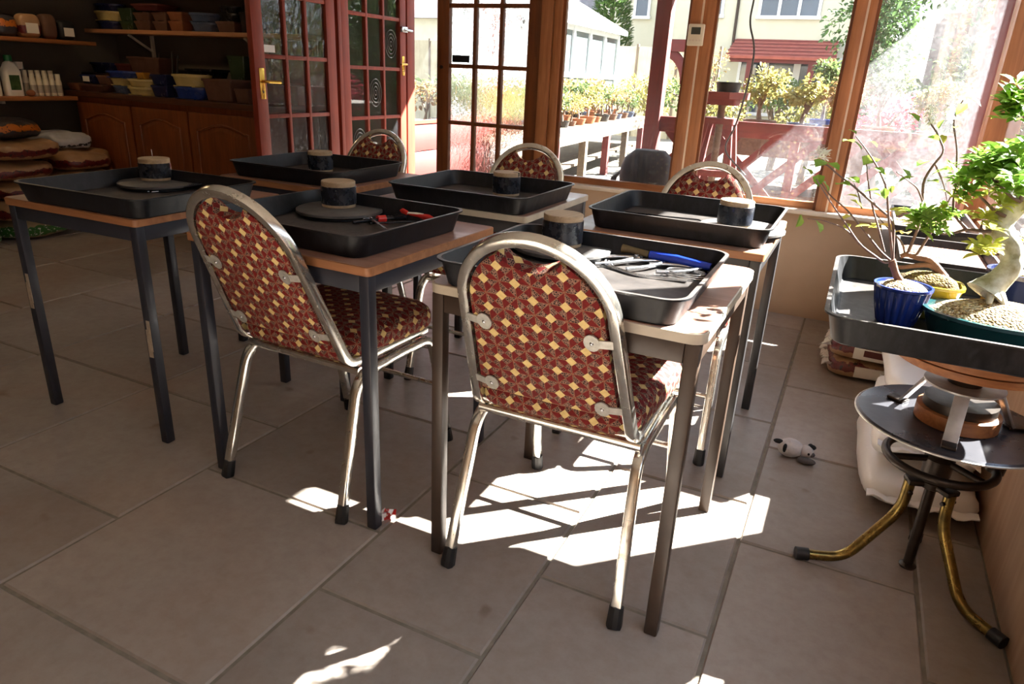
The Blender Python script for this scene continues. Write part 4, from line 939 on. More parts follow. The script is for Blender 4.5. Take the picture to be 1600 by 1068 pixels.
# azalea with the thick pale trunk
t = thing('bonsai', 'azalea bonsai with a thick pale twisting trunk in a dark green oval pot', 'bonsai')
pc = (0.325, 1.632)
L = lambda rx, ry, z_: [(x, y, ZP+z_) for x, y in ell(rx, ry, 40, pc[0], pc[1])]
obj('pot', MB().loops([L(0.118, 0.080, 0), L(0.124, 0.086, 0.004), L(0.140, 0.098, 0.045), L(0.146, 0.104, 0.05), L(0.146, 0.104, 0.057), L(0.136, 0.094, 0.057), L(0.132, 0.09, 0.046)]), 'glaze_teal', t, 0.6)
obj('soil', MB().loops([L(0.134, 0.092, 0.047), L(0.11, 0.074, 0.064), L(0.06, 0.042, 0.078), L(0.02, 0.015, 0.084)], False, True), 'soil', t, 1.0)
tp = [V(q) for q in PL['trunk3']]; off = V((pc[0]-0.02, pc[1]+0.0, 0))-V((tp[0].x, tp[0].y, 0))
tp = [q+V((0, 0, 0)) for q in tp]
rad = [0.037, 0.028, 0.0235, 0.022, 0.0205, 0.021, 0.0225, 0.023, 0.021, 0.020, 0.019]
fp = []; fr = []
for i in range(len(tp)-1):
    for k in range(4): fp.append(tp[i].lerp(tp[i+1], k/4)); fr.append(rad[i]*(1-k/4)+rad[i+1]*k/4)
fp.append(tp[-1]); fr.append(rad[-1])
for _ in range(3): fp = [fp[0]]+[(fp[i-1]+fp[i]*2+fp[i+1])/4 for i in range(1, len(fp)-1)]+[fp[-1]]
mb = MB().tube(fp, fr, 14)
for i, q in enumerate(mb.v):
    n = mnoise.noise(V(q)*55)*0.0028; c_ = min(fp, key=lambda p: (p-V(q)).length); d = (V(q)-c_); mb.v[i] = tuple(V(q)+(d.normalized()*n if d.length > 1e-5 else V()))
for a in (0.2, 5.7, 4.9, 1.4): mb.tube([fp[1]+V((0.012*math.cos(a), 0.012*math.sin(a), 0.0)), fp[0]+V((0.028*math.cos(a), 0.026*math.sin(a), 0.004)), fp[0]+V((0.040*math.cos(a), 0.036*math.sin(a), -0.012))], [0.012, 0.009, 0.005], 8)
tk = obj('trunk', mb, 'pale_trunk', t, 1.0)
obj('branches', branch_mesh(PL['br3']), 'twig', tk, 0.9)
for nm, kk, mt in (('leaves', 'g', 'leaf'), ('yellow_leaves', 'y', 'leaf_y')):
    mb = MB()
    for x, y, z, s_, k in PL['ros3']:
        if k != kk: continue
        for q in range(5 if kk == 'g' else 2):
            rosette(mb, (x+(rnd.uniform(-.02, .02) if q else 0), y+(rnd.uniform(-.04, .04) if q else 0), z+(rnd.uniform(-.018, .018) if q else 0)), s_*0.8, rnd, 8)
    obj(nm, mb, mt, tk, 0)

# pots behind
t = thing('bonsai_pot', 'dark blue round pot with a tan band behind the pale trunk', 'pot', (0.385, 1.895, ZP))
obj('pot', MB().lathe([(0.0, 0), (0.052, 0.0), (0.056, 0.004), (0.064, 0.085), (0.068, 0.09), (0.068, 0.1), (0.06, 0.1), (0.058, 0.088), (0.0, 0.088)], 36), 'glaze_navy', t, 0.6)
obj('tan_band', MB().lathe([(0.0555, 0.003), (0.0605, 0.004), (0.0645, 0.036), (0.06, 0.037)], 36), 'glaze_mustard', t, 0.6)
obj('soil', MB().lathe([(0.059, 0.089), (0.03, 0.098), (0.0, 0.1)], 24), 'soil', t, 1)
mb = MB()
for k in range(7): rosette(mb, (rnd.uniform(-.05, .05), rnd.uniform(-.04, .05), 0.115+rnd.uniform(0, .06)), 0.04, rnd)
obj('leaves', mb, 'leaf_y', t, 0)
tb = thing('low_bench', 'low plank bench along the right windows holding two rectangular planters', 'bench')
obj('bench_top', B(0.165, 0.485, 2.47, 3.86, 0.535, 0.56, 0.003), 'old_plank', tb, 0.5)
for x in (0.30, 0.455):
    for y in (2.95, 3.80): obj('leg', B(x-0.02, x+0.02, y-0.02, y+0.02, 0, 0.535), 'old_plank', tb, 0)
def planter(x, y, w_, d_, h_, label, mt):
    t = thing('planter', label, 'planter', (x, y, 0.5605), 0, 'rectangular bark-filled planters')
    L = lambda a, b, z_: [(p, q, z_) for p, q in rrect(a, b, 0.012, 3)]
    obj('planter_box', MB().loops([L(w_*0.86, d_*0.86, 0), L(w_*0.97, d_*0.97, h_-0.02), L(w_, d_, h_-0.018), L(w_, d_, h_), L(w_-0.02, d_-0.02, h_), L(w_-0.04, d_-0.04, h_-0.035)]), 'tray', t, 0.5)
    obj('bark_soil', MB().loops([L(w_-0.035, d_-0.035, h_-0.032), L(w_-0.1, d_-0.1, h_-0.02)], False, True), mt, t, 1)
planter(0.325, 2.685, 0.29, 0.42, 0.12, 'black planter of reddish bark soil right behind the yellow pot', 'bark_chip')
planter(0.330, 3.42, 0.30, 0.60, 0.12, 'farther black planter of bark soil near the corner window', 'bark_chip')

# ---------------------------------------------------------------- floor things on the right
def bag_mesh(w_, d_, h_, seed, amp=0.012, ex=5.5, ev=4):
    mb = MB(); n, m_ = 40, 14; vs = []
    for j in range(m_+1):
        ph = -PI/2+PI*j/m_
        for i in range(n):
            th = 2*PI*i/n
            f = lambda c, e: math.copysign(abs(c)**(2/e), c)
            x = w_/2*f(math.cos(ph), ev)*f(math.cos(th), ex); y = d_/2*f(math.cos(ph), ev)*f(math.sin(th), ex); z = h_/2*f(math.sin(ph), 3.0)
            p = V((x, y, z)); q = mnoise.noise(p*7+V((seed*3.1, seed*1.7, 0)))*amp+mnoise.noise(p*18+V((seed, 0, seed)))*amp*0.4
            z2 = z+q*(1 if z > -h_*0.3 else 0.2)
            vs.append((x+q*0.7, y+q*0.7, max(0, z2+h_/2)))
    fs = [(j*n+i, j*n+(i+1) % n, (j+1)*n+(i+1) % n, (j+1)*n+i) for j in range(m_) for i in range(n)]
    return mb.add(vs, fs)
zb = 0.0
for k, (x, y, zz, w_, d_, h_, rz, lab) in enumerate([(0.348, 2.36, 0.0, 0.325, 0.60, 0.125, 0.03, 'bottom white plastic sack of the stack behind the stool'),
    (0.358, 2.44, 0.118, 0.305, 0.58, 0.125, -0.02, 'middle white plastic sack of the stack behind the stool'),
    (0.362, 2.62, 0.236, 0.29, 0.62, 0.115, 0.03, 'top white plastic sack of the stack behind the stool')]):
    o = obj('sack', bag_mesh(w_, d_, h_, k+1, 0.016, 6, 2.2), 'white_bag', None, 1.0); o.location = (x, y, zz); o.rotation_euler = (0, 0, rz); tag(o, lab, 'sack', 'white sacks behind the stool')
    n_ = 16
    for s_ in (-1, 1):
        sm_ = MB()
        lo_ = [[(-w_*0.44+w_*0.88*i/n_, s_*(d_/2-0.012), h_*0.5+0.004*math.sin(i*1.7+k)), (-w_*0.44+w_*0.88*i/n_, s_*(d_/2+0.018), h_*0.47+0.008*math.sin(i*1.3+2*k)), (-w_*0.44+w_*0.88*i/n_, s_*(d_/2+0.018), h_*0.47+0.004+0.008*math.sin(i*1.3+2*k)), (-w_*0.44+w_*0.88*i/n_, s_*(d_/2-0.012), h_*0.5+0.006+0.004*math.sin(i*1.7+k))] for i in range(n_+1)]
        sm_.loops(lo_); obj('sack_seam', sm_, 'white_bag', o, 0.6)
zb = 0.0
for k, (x, y, rz, lab) in enumerate([(0.195, 3.30, 0.1, 'lower brown bag with a white label near the far corner'), (0.205, 3.31, -0.06, 'upper brown bag with a dark red label near the far corner')]):
    t = thing('soil_bag', lab, 'bag', (x, y, zb), rz, 'brown bags by the far corner')
    obj('bag_body', bag_mesh(0.30, 0.36, 0.085, k+8, 0.009), 'bag_brown' if k else 'bag_brown', t, 1.0)
    lb = obj('label', B(-0.05, 0.14, -0.1825, -0.168, 0.02, 0.066, 0.002), 'white_plastic' , t, 0.4)
    if k: obj('label_print', B(-0.01, 0.11, -0.1835, -0.181, 0.036, 0.064), 'glaze_darkred', lb, 0)
    mb = MB()
    for q in range(9): mb.leaf((-0.142, -0.14+q*0.03, 0.045), (-1, rnd.uniform(-.5, .5), rnd.uniform(-.3, .5)), 0.04, 0.05, (0, 0, 1), 0.4)
    obj('crimped_end', mb, 'white_bag', t, 0)
    zb += 0.079
# plush toy
t = thing('plush_toy', 'small white and black plush animal lying on the floor', 'toy', (0.0, 2.285, 0), 0.05); t.scale = (0.78,)*3
obj('body', MB().ball((-0.018, 0, 0.041), (0.054, 0.043, 0.041), 20, 12), 'plush', t, 1.0)
hd = obj('head', MB().ball((0.046, -0.004, 0.040), (0.030, 0.029, 0.029), 16, 10), 'plush', t, 1.0)
obj('snout', MB().ball((0.069, -0.014, 0.036), (0.014, 0.012, 0.011), 12, 8), 'plush_grey', hd, 1.0)
obj('eye', MB().ball((0.056, -0.032, 0.044), (0.005, 0.004, 0.006), 8, 6), 'plush_black', hd, 1)
obj('ear', MB().ball((0.066, 0.004, 0.062), (0.017, 0.010, 0.012), 10, 8), 'plush_black', hd, 1)
obj('ear', MB().ball((0.060, 0.022, 0.055), (0.012, 0.010, 0.014), 10, 8), 'plush_black', hd, 1)
obj('tail', MB().ball((-0.070, -0.008, 0.064), (0.022, 0.010, 0.011), 10, 8), 'plush_black', t, 1)
obj('patch', MB().ball((-0.040, -0.030, 0.048), (0.010, 0.013, 0.021), 12, 8), 'plush_black', t, 1)['label'] = 'black patch on its side'
obj('foot', MB().ball((0.052, -0.042, 0.015), (0.038, 0.018, 0.015), 14, 8), 'plush_grey', t, 1)
obj('foot', MB().ball((0.012, 0.040, 0.016), (0.020, 0.018, 0.016), 12, 8), 'plush', t, 1)
# wrapper
mb = MB(); n = 6; vs = [(0.012*math.sin(j*2.1+i)+j*0.014-0.03, 0.010*i-0.03+0.006*math.sin(j*3), 0.004+0.014*abs(math.sin(i*1.9+j*1.3))) for i in range(n) for j in range(n)]
mb.add(vs, [(i*n+j, i*n+j+1, (i+1)*n+j+1, (i+1)*n+j) for i in range(n-1) for j in range(n-1)])
o = obj('sweet_wrapper', mb, 'wrapper', None, 0); o.location = (-0.978, 1.318, 0); o.rotation_euler = (0, 0, 0.5); o.scale = (0.55, 1.0, 1.3); tag(o, 'crumpled red and white wrapper beside a slate table leg', 'wrapper')

# ================================================================ KITCHEN CORNER
WT = 0.915
o = struct('trim_14', B(-3.62, -3.56, 0, 0, 0, 0), 'dark_top', 'x', 'x') if False else None
wt = obj('worktop', B(XL, -3.30, 3.35, YF-0.002, WT-0.035, WT, 0.004), 'dark_top', None, 0.5); tag(wt, 'long dark wooden worktop stacked with pots under the back shelf', 'worktop')
lg_ = obj('ledge_shelf', B(XL, -3.30, 3.62, YF-0.002, WT+0.0005, WT+0.118, 0.004), 'dark_top', None, 0.5); tag(lg_, 'raised dark ledge along the back of the worktop', 'ledge')
def cabinet(x0, x1, label):
    t = thing('cabinet', label, 'cabinet', (x0, 3.39, 0), 0, 'oak cabinets under the worktop')
    w_ = x1-x0; obj('carcass', B(0.001, w_-0.001, 0, 0.56, 0.0, WT-0.036), 'cab_wood', t, 0)
    d = MB(); h0, h1 = 0.12, WT-0.075
    d.box(0.008, w_-0.008, -0.018, -0.0005, h0, h1, 0.003)
    dr = obj('cabinet_door', d, 'cab_wood', t, 0.5)
    sw = 0.075; aw = w_-0.016-2*sw; x_ = 0.008+sw
    out = [(x_, h0+sw), (x_+aw, h0+sw)]
    for k in range(13):
        q = k/12; hh = h1-0.115+0.045*math.sin(PI*q)**1.5 if 0.0 < q < 1 else h1-0.115
        out.append((x_+aw*(1-q), hh))
    rim = MB(); ce_ = V((x_+aw/2, 0, (h0+h1)/2))
    def lp(s, y): return [(ce_.x+(a-ce_.x)*s, y, ce_.z+(b-ce_.z)*(1-(1-s)*aw/(h1-h0))) for a, b in out]
    rim.loops([lp(1.05, -0.018), lp(1.03, -0.026), lp(1.0, -0.026), lp(0.98, -0.0185)], False, False)
    obj('arched_moulding', rim, 'cab_wood', dr, 0.6)
    obj('raised_panel', MB().loops([lp(0.93, -0.0182), lp(0.82, -0.025), lp(0.80, -0.026)], False, True), 'cab_wood', dr, 0.4)
    return t
cabinet(-5.16, -4.585, 'left oak cabinet with arched door panel, beside the soil bags')
cabinet(-4.583, -4.035, 'middle oak cabinet with arched door panel under the cream pots')
cabinet(-4.033, -3.42, 'right oak cabinet with arched door panel beside the open red door')
sh = obj('wall_shelf', B(XL, -3.30, 3.70, YF-0.002, 1.315, 1.343, 0.003), 'shelf_wood', None, 0.5); tag(sh, 'long pale shelf of pots on the dim back wall', 'shelf')
for x in (-5.0, -3.85): obj('shelf_bracket', MB().box(x-0.012, x+0.012, YF-0.02, YF-0.002, 1.03, 1.315).bar((x, YF-0.012, 1.20), (x, 3.75, 1.31), 0.02, 0.012), 'sill', sh, 0)
sh = obj('wall_shelf', B(XL, -3.30, 3.66, YF-0.002, 1.60, 1.628, 0.003), 'shelf_wood', None, 0.5); tag(sh, 'upper pale shelf on the back wall at the top edge', 'shelf')
def sshelf(z, y1, lab):
    o = obj('wall_shelf', B(XL+0.002, -5.09, 1.6, y1, z-0.026, z, 0.003), 'shelf_wood_y', None, 0.5); tag(o, lab, 'shelf')
    for y in (2.0, 2.9): obj('shelf_bracket', B(XL+0.002, -5.2, y-0.012, y+0.012, z-0.05, z-0.026), 'sill', o, 0)
sshelf(0.878, 3.345, 'left wall shelf carrying white and cream bottles'); sshelf(1.247, 3.55, 'left wall shelf carrying packets and boxes'); sshelf(1.66, 3.60, 'top left wall shelf at the upper edge')

def kpot(x, y, z, w_, h_, shape, col, label, dmax=0.2):
    t = thing('bonsai_pot', label, 'pot', (x, y, z), 0, 'glazed pots stored in the kitchen corner')
    d_ = min(w_*0.72, dmax)
    f = (lambda a, b, z_: [(p, q, z_) for p, q in rrect(a, b, min(a, b)*0.1, 3)]) if shape == 'rect' else (lambda a, b, z_: [(p, q, z_) for p, q in ell(a/2, b/2, 24)])
    r = min(0.014, h_*0.25)
    obj('pot', MB().loops([f(w_*0.8, d_*0.8, 0.004), f(w_*0.94, d_*0.94, h_-r), f(w_, d_, h_-r), f(w_, d_, h_), f(w_-0.02, d_-0.02, h_), f(w_*0.84, d_*0.84, h_*0.4)]), 'glaze_'+col, t, 0.5)
    for sx_ in (-1, 1): obj('pot_foot', B(sx_*w_*0.28-0.015, sx_*w_*0.28+0.015, -d_*0.35, d_*0.35, 0, 0.006), 'glaze_'+col, t, 0)
SN = {'rect': 'rectangular', 'oval': 'oval'}
LG = WT+0.1185
KP = [(-5.22, 3.455, WT, .135, .049, 'rect', 'terracotta', 'small terracotta rectangular pot at the left end of the worktop front'),
 (-5.02, 3.49, WT, .264, .052, 'rect', 'brown', 'shallow brown tray pot low on the worktop, left of the slate pot'),
 (-5.09, 3.49, WT+.0525, .161, .058, 'rect', 'navy', 'small navy box pot with a white label on a brown tray pot'),
 (-4.92, 3.49, WT+.0525, .15, .061, 'rect', 'brown', 'brown rectangular pot beside the white-labelled navy one'),
 (-4.79, 3.50, WT, .172, .052, 'oval', 'slate', 'slate-blue oval pot at the bottom of the stack with a blue one on top'),
 (-4.79, 3.50, WT+.0525, .192, .05, 'oval', 'cream', 'cream oval pot in the middle of the blue-topped stack'),
 (-4.765, 3.50, WT+.103, .298, .046, 'oval', 'blue', 'wide blue oval pot on top of the left front stack'),
 (-4.55, 3.475, WT, .245, .055, 'oval', 'cream', 'lower of the two stacked cream oval pots'),
 (-4.545, 3.475, WT+.0555, .245, .05, 'oval', 'cream', 'upper of the two stacked cream oval pots'),
 (-4.575, 3.50, WT+.106, .079, .042, 'rect', 'mustard', 'tiny mustard pot on top of the cream oval stack'),
 (-4.33, 3.475, WT, .165, .074, 'rect', 'navy', 'lower navy rectangular pot left of the big blue bowl'),
 (-4.36, 3.50, WT+.0745, .16, .067, 'rect', 'navy', 'upper navy rectangular pot left of the big cream bowl'),
 (-4.075, 3.485, WT, .31, .077, 'oval', 'blue', 'big dark blue oval bowl under the big cream bowl'),
 (-4.08, 3.485, WT+.0775, .305, .076, 'oval', 'cream', 'big cream oval bowl on top of the dark blue bowl'),
 (-3.78, 3.50, WT, .27, .137, 'rect', 'brown', 'large deep brown rectangular pot right of the blue bowl'),
 (-3.57, 3.455, WT, .128, .088, 'rect', 'brown', 'small dark brown pot at the right end of the worktop front'),
 (-3.95, 3.80, LG, .16, .165, 'rect', 'green', 'tall dark green pot on the ledge'),
 (-3.76, 3.78, LG, .12, .17, 'rect', 'slate', 'tall slate pot on the ledge half hidden by the red door'),
 (-4.25, 3.77, LG, .26, .07, 'rect', 'black', 'flat black pot on the ledge behind the cream bowl'),
 (-4.78, 3.76, LG, .34, .13, 'rect', 'brown', 'big brown pot on the ledge with a twig sticking up'),
 (-5.28, 3.77, LG, .25, .076, 'rect', 'navy', 'navy pot at the left end of the ledge'),
 (-5.06, 3.77, LG, .18, .076, 'rect', 'darkred', 'dark red pot on the ledge beside the big brown one')]
SZ = 1.3435
KP += [(-5.28, 3.83, SZ, .25, .059, 'oval', 'navy', 'navy oval pot at the left end of the back shelf'), (-5.27, 3.83, SZ+.0595, .27, .066, 'oval', 'cream', 'cream oval pot between two navy ones at the left end of the back shelf'),
 (-5.27, 3.83, SZ+.126, .26, .05, 'oval', 'navy', 'upper navy oval pot on the cream one on the back shelf'), (-5.05, 3.83, SZ, .15, .062, 'rect', 'green', 'lower dark green pot on the back shelf'),
 (-5.05, 3.83, SZ+.0625, .15, .085, 'rect', 'green', 'upper dark green pot on the back shelf'), (-4.87, 3.83, SZ, .17, .064, 'rect', 'brown', 'brown pot beside the green pair, bottom row of the back shelf'),
 (-4.87, 3.83, SZ+.0645, .17, .055, 'rect', 'brown', 'brown pot beside the green pair, second row of the back shelf'), (-4.69, 3.83, SZ, .15, .064, 'rect', 'brown', 'brown pot next to the terracotta pair, bottom row'),
 (-4.69, 3.83, SZ+.0645, .15, .058, 'rect', 'brown', 'brown pot next to the terracotta pair, second row'), (-4.53, 3.83, SZ, .15, .068, 'rect', 'terracotta', 'lower terracotta pot of the pair on the back shelf'),
 (-4.53, 3.83, SZ+.0685, .15, .058, 'rect', 'terracotta', 'upper terracotta pot of the pair on the back shelf'), (-4.78, 3.83, SZ+.128, .28, .045, 'rect', 'darkred', 'wide dark red pot on top of the brown pots on the back shelf'),
 (-4.28, 3.83, SZ, .24, .062, 'oval', 'slate', 'lower slate-blue oval pot on the back shelf'), (-4.28, 3.83, SZ+.0625, .26, .058, 'oval', 'slate', 'upper slate-blue oval pot on the back shelf'),
 (-4.04, 3.83, SZ, .18, .07, 'rect', 'brown', 'brown pot under two black bowls on the back shelf'), (-4.04, 3.83, SZ+.0705, .18, .05, 'oval', 'black', 'lower glossy black bowl on the back shelf'),
 (-4.04, 3.83, SZ+.121, .16, .045, 'oval', 'black', 'upper glossy black bowl on the back shelf'), (-3.86, 3.83, SZ, .13, .13, 'rect', 'black', 'tall black pot at the right end of the back shelf'),
 (-3.62, 3.83, SZ, .2, .07, 'oval', 'slate', 'slate pot on the back shelf seen through the open red door'), (-3.55, 3.50, WT, .0, .0, 'oval', 'cream', '')]
for k in KP:
    if k[3] > 0: kpot(*k)
mb = MB().tube([(-4.40, 3.60, LG+0.005), (-4.455, 3.66, LG+0.17)], 0.006, 6); o = obj('tool_handle', mb, 'black', None, 0.8); tag(o, 'left of two black rod handles sticking up among the pots', 'rod')
mb = MB().tube([(-4.36, 3.60, LG+0.005), (-4.40, 3.66, LG+0.15)], 0.006, 6); o = obj('tool_handle', mb, 'black', None, 0.8); tag(o, 'right of two black rod handles sticking up among the pots', 'rod')
mb = MB().tube([(-4.76, 3.78, LG+0.05), (-4.75, 3.79, LG+0.16)], 0.003, 5); o = obj('twig', mb, 'twig', None, 0.8); tag(o, 'short twig standing in the big brown pot', 'twig')
o = obj('pot_label', B(-5.125, -5.055, 3.428, 3.4305, WT+.066, WT+.102), 'white_plastic', None, 0); tag(o, 'small white paper label on the navy box pot', 'label')

# pendant lamp lighting the pot corner
t = thing('pendant_lamp', 'small pendant lamp hanging over the kitchen corner', 'lamp', (-4.75, 2.7, 2.12))
obj('shade', MB().lathe([(0.03, 0.16), (0.05, 0.155), (0.15, 0.0), (0.146, 0.0), (0.046, 0.148), (0.03, 0.15)], 28), 'cream_plastic', t, 0.6)
obj('cable', MB().tube([(0, 0, 0.15), (0, 0, 0.33)], 0.004, 6), 'cord', t, 0.8)
bulb = NT('warm_bulb'); em = bulb.n('ShaderNodeEmission'); em.inputs[0].default_value = (1.0, 0.72, 0.42, 1); em.inputs[1].default_value = 4.0
obj('bulb', MB().ball((0, 0, 0.05), 0.035, 14, 10), bulb.done(em.outputs[0]), t, 1)
ld = bpy.data.lights.new('bulb_light', 'POINT'); ld.energy = 1.8; ld.color = (1.0, 0.72, 0.42); ld.shadow_soft_size = 0.04
lo_ = bpy.data.objects.new('bulb_light', ld); COL.objects.link(lo_); lo_.location = (0, 0, -0.02); lo_.parent = t

# bottles
def bottle(x, y, z, h_, r_, body, cap, label, group, jug=False):
    t = thing('bottle', label, 'bottle', (x, y, z), 0, group)
    if jug:
        L = lambda a, b, z_: [(p, q, z_) for p, q in rrect(a, b, 0.02, 4)]
        obj('bottle_body', MB().loops([L(r_*1.3, r_*2, 0), L(r_*1.3, r_*2, h_*0.62), L(r_*0.9, r_*1.1, h_*0.82), L(r_*0.6, r_*0.6, h_*0.86)]), body, t, 0.7)
        obj('bottle_label', B(r_*0.651, r_*0.662, -r_*0.6, r_*0.6, h_*0.15, h_*0.52), 'leaf_dark', t, 0)
        obj('cap', MB().lathe([(0.024, 0), (0.024, 0.035), (0.02, 0.037)], 16, (0, 0, h_*0.86)), cap, t, 0.6)
    else:
        obj('bottle_body', MB().lathe([(r_*0.9, 0), (r_, 0.004), (r_, h_*0.62), (r_*0.8, h_*0.74), (r_*0.7, h_*0.78)], 18), body, t, 0.7)
        obj('cap', MB().lathe([(r_*0.82, -0.004), (r_*0.82, h_*0.2)], 14, (0, 0, h_*0.8)), cap, t, 0.6)
        obj('bottle_label', MB().lathe([(r_*1.01, h_*0.15), (r_*1.01, h_*0.5)], 18), 'glaze_green' if cap != 'cream_plastic' else 'edge_pale', t, 0.6)
M['green_cap'] = pmat('green_cap', (28, 120, 60), 0.4)
bottle(-5.2, 2.98, 0.8785, 0.255, 0.055, 'white_plastic', 'green_cap', 'large white jug with a green cap on the left shelf', 'bottles on the left shelf', True)
bottle(-5.2, 2.84, 0.8785, 0.24, 0.055, 'white_plastic', 'white_plastic', 'white jug at the left edge beside the green-capped one', 'bottles on the left shelf', True)
for r in range(2):
    for k in range(5):
        bottle(-5.15-0.075*r, 3.085+k*0.044, 0.8785, 0.145+0.02*r, 0.02, 'cream_plastic', 'cream_plastic', ('front' if r == 0 else 'back')+' row small cream bottle, '+('first', 'second', 'third', 'fourth', 'fifth')[k]+' from the white jug', 'small cream bottles on the left shelf')
bottle(-5.30, 3.10, 0.8785, 0.215, 0.034, 'glaze_green', 'white_plastic', 'dark bottle with a pale cap behind the small cream bottles', 'bottles on the left shelf')
o = obj('clay_lump', MB().ball((-5.125, 3.045, 0.9), (0.02, 0.03, 0.0215), 12, 8), 'glaze_terracotta', None, 1); tag(o, 'small orange lump in front of the small cream bottles', 'lump')
# packets on the upper left shelf
def packet(x, y, w_, h_, d_, mt, label, lab=False, tilt=0.0):
    t = thing('packet', label, 'packet', (x, y, 1.2475), 0, 'packets on the left wall shelf')
    obj('packet_body', bag_mesh(d_, w_, h_, int(x*100+y*77) % 9, 0.006, 4), mt, t, 1)
    if lab: obj('packet_label', B(d_/2-0.002, d_/2+0.006, -w_*0.28, w_*0.28, h_*0.2, h_*0.62), 'white_plastic', t, 0)
packet(-5.2, 2.86, 0.12, 0.17, 0.1, 'bag_white', 'pale packet at the left edge of the packet shelf')
packet(-5.2, 3.0, 0.13, 0.13, 0.1, 'bag_dark', 'shiny dark packet beside the pale one on the shelf')
packet(-5.2, 3.15, 0.14, 0.15, 0.1, 'bag_brown', 'brown packet with a small paper label on the shelf', True)
packet(-5.2, 3.28, 0.10, 0.16, 0.1, 'glaze_brown', 'plain brown packet next to the black labelled packet')
packet(-5.2, 3.40, 0.12, 0.13, 0.1, 'black', 'black packet with a white label near the shelf end', True)

# soil bags by the left wall
def soil_bag(x, y, z, w_, d_, h_, rz, mt, label, seed):
    o = obj('soil_bag', bag_mesh(w_, d_, h_, seed, 0.024, 4.5, 2.8), mt, None, 1.0); o.location = (x, y, z); o.rotation_euler = (0, 0, rz); tag(o, label, 'bag', 'soil bags stacked by the left wall')
ordn = ('bottom', 'second', 'third', 'fourth', 'fifth', 'sixth')
for k in range(5):
    soil_bag(-5.06+0.02*math.sin(k*2), 2.74+0.02*math.cos(k*3), 0.125*k, 0.62, 0.42, 0.135, 0.05*math.sin(k*1.7), 'bag_green' if k < 1 else 'bag_brown', ordn[k]+' bag from the floor in the nearer soil bag stack', k+1)
for k in range(4):
    soil_bag(-5.04+0.02*math.sin(k*2+1), 3.16+0.01*math.cos(k*3), 0.135*k, 0.60, 0.36, 0.145, 0.05*math.sin(k*2.1), 'bag_brown', ordn[k]+' bag from the floor in the soil bag stack against the cabinet', k+11)
soil_bag(-5.1, 2.72, 0.625, 0.58, 0.40, 0.13, 0.1, 'bag_dark', 'black and orange bag on top of the nearer soil bag stack', 21)
soil_bag(-5.06, 3.13, 0.54, 0.44, 0.30, 0.12, 0.0, 'bag_white', 'white printed bag on top of the stack against the cabinet', 22)
for k in range(3):
    soil_bag(-5.0, 2.29, 0.125*k, 0.62, 0.40, 0.135, 0.04*k, 'bag_green', ordn[k]+' bag of the low green-printed stack at the left edge', 31+k)

# ================================================================ OUTSIDE
GZ = -0.12
struct('ground_garden', B(-30, 25, YF+0.1, 60, GZ-0.2, GZ), 'gravel', 'pale gravel ground of the garden outside', 'ground', 0)
struct('ground_side', B(XR+0.11, 25, -12, YF+0.1, GZ-0.2, GZ), 'gravel', 'gravel ground beside the right windows', 'ground', 0)
struct('ground_back', B(-30, XR+0.11, -12, YN-0.1, GZ-0.2, GZ), 'gravel', 'gravel ground behind the viewer', 'ground', 0)

# veranda in front of the far windows
t = thing('veranda', 'red timber veranda roofed over the far windows', 'veranda', (0, 0, 0))
obj('veranda_roof', B(-3.2, 0.80, YF+0.11, 5.85, 2.2, 2.25), 'roof_grey', t, 0)
obj('beam', B(-3.2, 0.80, 5.34, 5.46, 2.06, 2.2), 'out_red_x', t, 0)
for x in (-1.448, 0.615): obj('post', B(x-0.055, x+0.055, 5.35, 5.46, GZ, 2.06, 0.004), 'out_red', t, 0.5)

# lattice fence between the posts
t = thing('lattice_fence', 'red timber fence of crossed slats outside the middle window', 'fence', (0, 0, 0))
obj('top_rail', B(-1.39, 0.56, 5.385, 5.425, 0.82, 0.93, 0.003), 'out_red_x', t, 0.5)
obj('bottom_rail', B(-1.39, 0.56, 5.385, 5.425, 0.10, 0.18, 0.003), 'out_red_x', t, 0.5)
for x in (-0.42,): obj('fence_post', B(x-0.03, x+0.03, 5.375, 5.43, GZ, 0.82), 'out_red', t, 0)
for k in range(8):
    x0 = -1.75+k*0.27; a = V((x0, 5.397, 0.16)); b = V((x0+0.67, 5.397, 0.83))
    if a.x < -1.38: a = a+(b-a)*((-1.38-a.x)/0.67)
    if b.x > 0.55: b = a+(b-a)*((0.55-a.x)/(b.x-a.x))
    obj('slat', MB().bar(a, b, 0.018, 0.055, (0, 1, 0)) if False else MB().bar(a, b, 0.055, 0.018, (0, 1, 0)), 'out_red', t, 0)
for k in range(7):
    x0 = -1.33+k*0.36; a = V((x0, 5.414, 0.83)); b = V((x0+0.67, 5.414, 0.16))
    if b.x > 0.55: b = a+(b-a)*((0.55-a.x)/(b.x-a.x))
    if k < 2 or k > 3: obj('slat', MB().bar(a, b, 0.05, 0.016, (0, 1, 0)), 'out_red', t, 0)

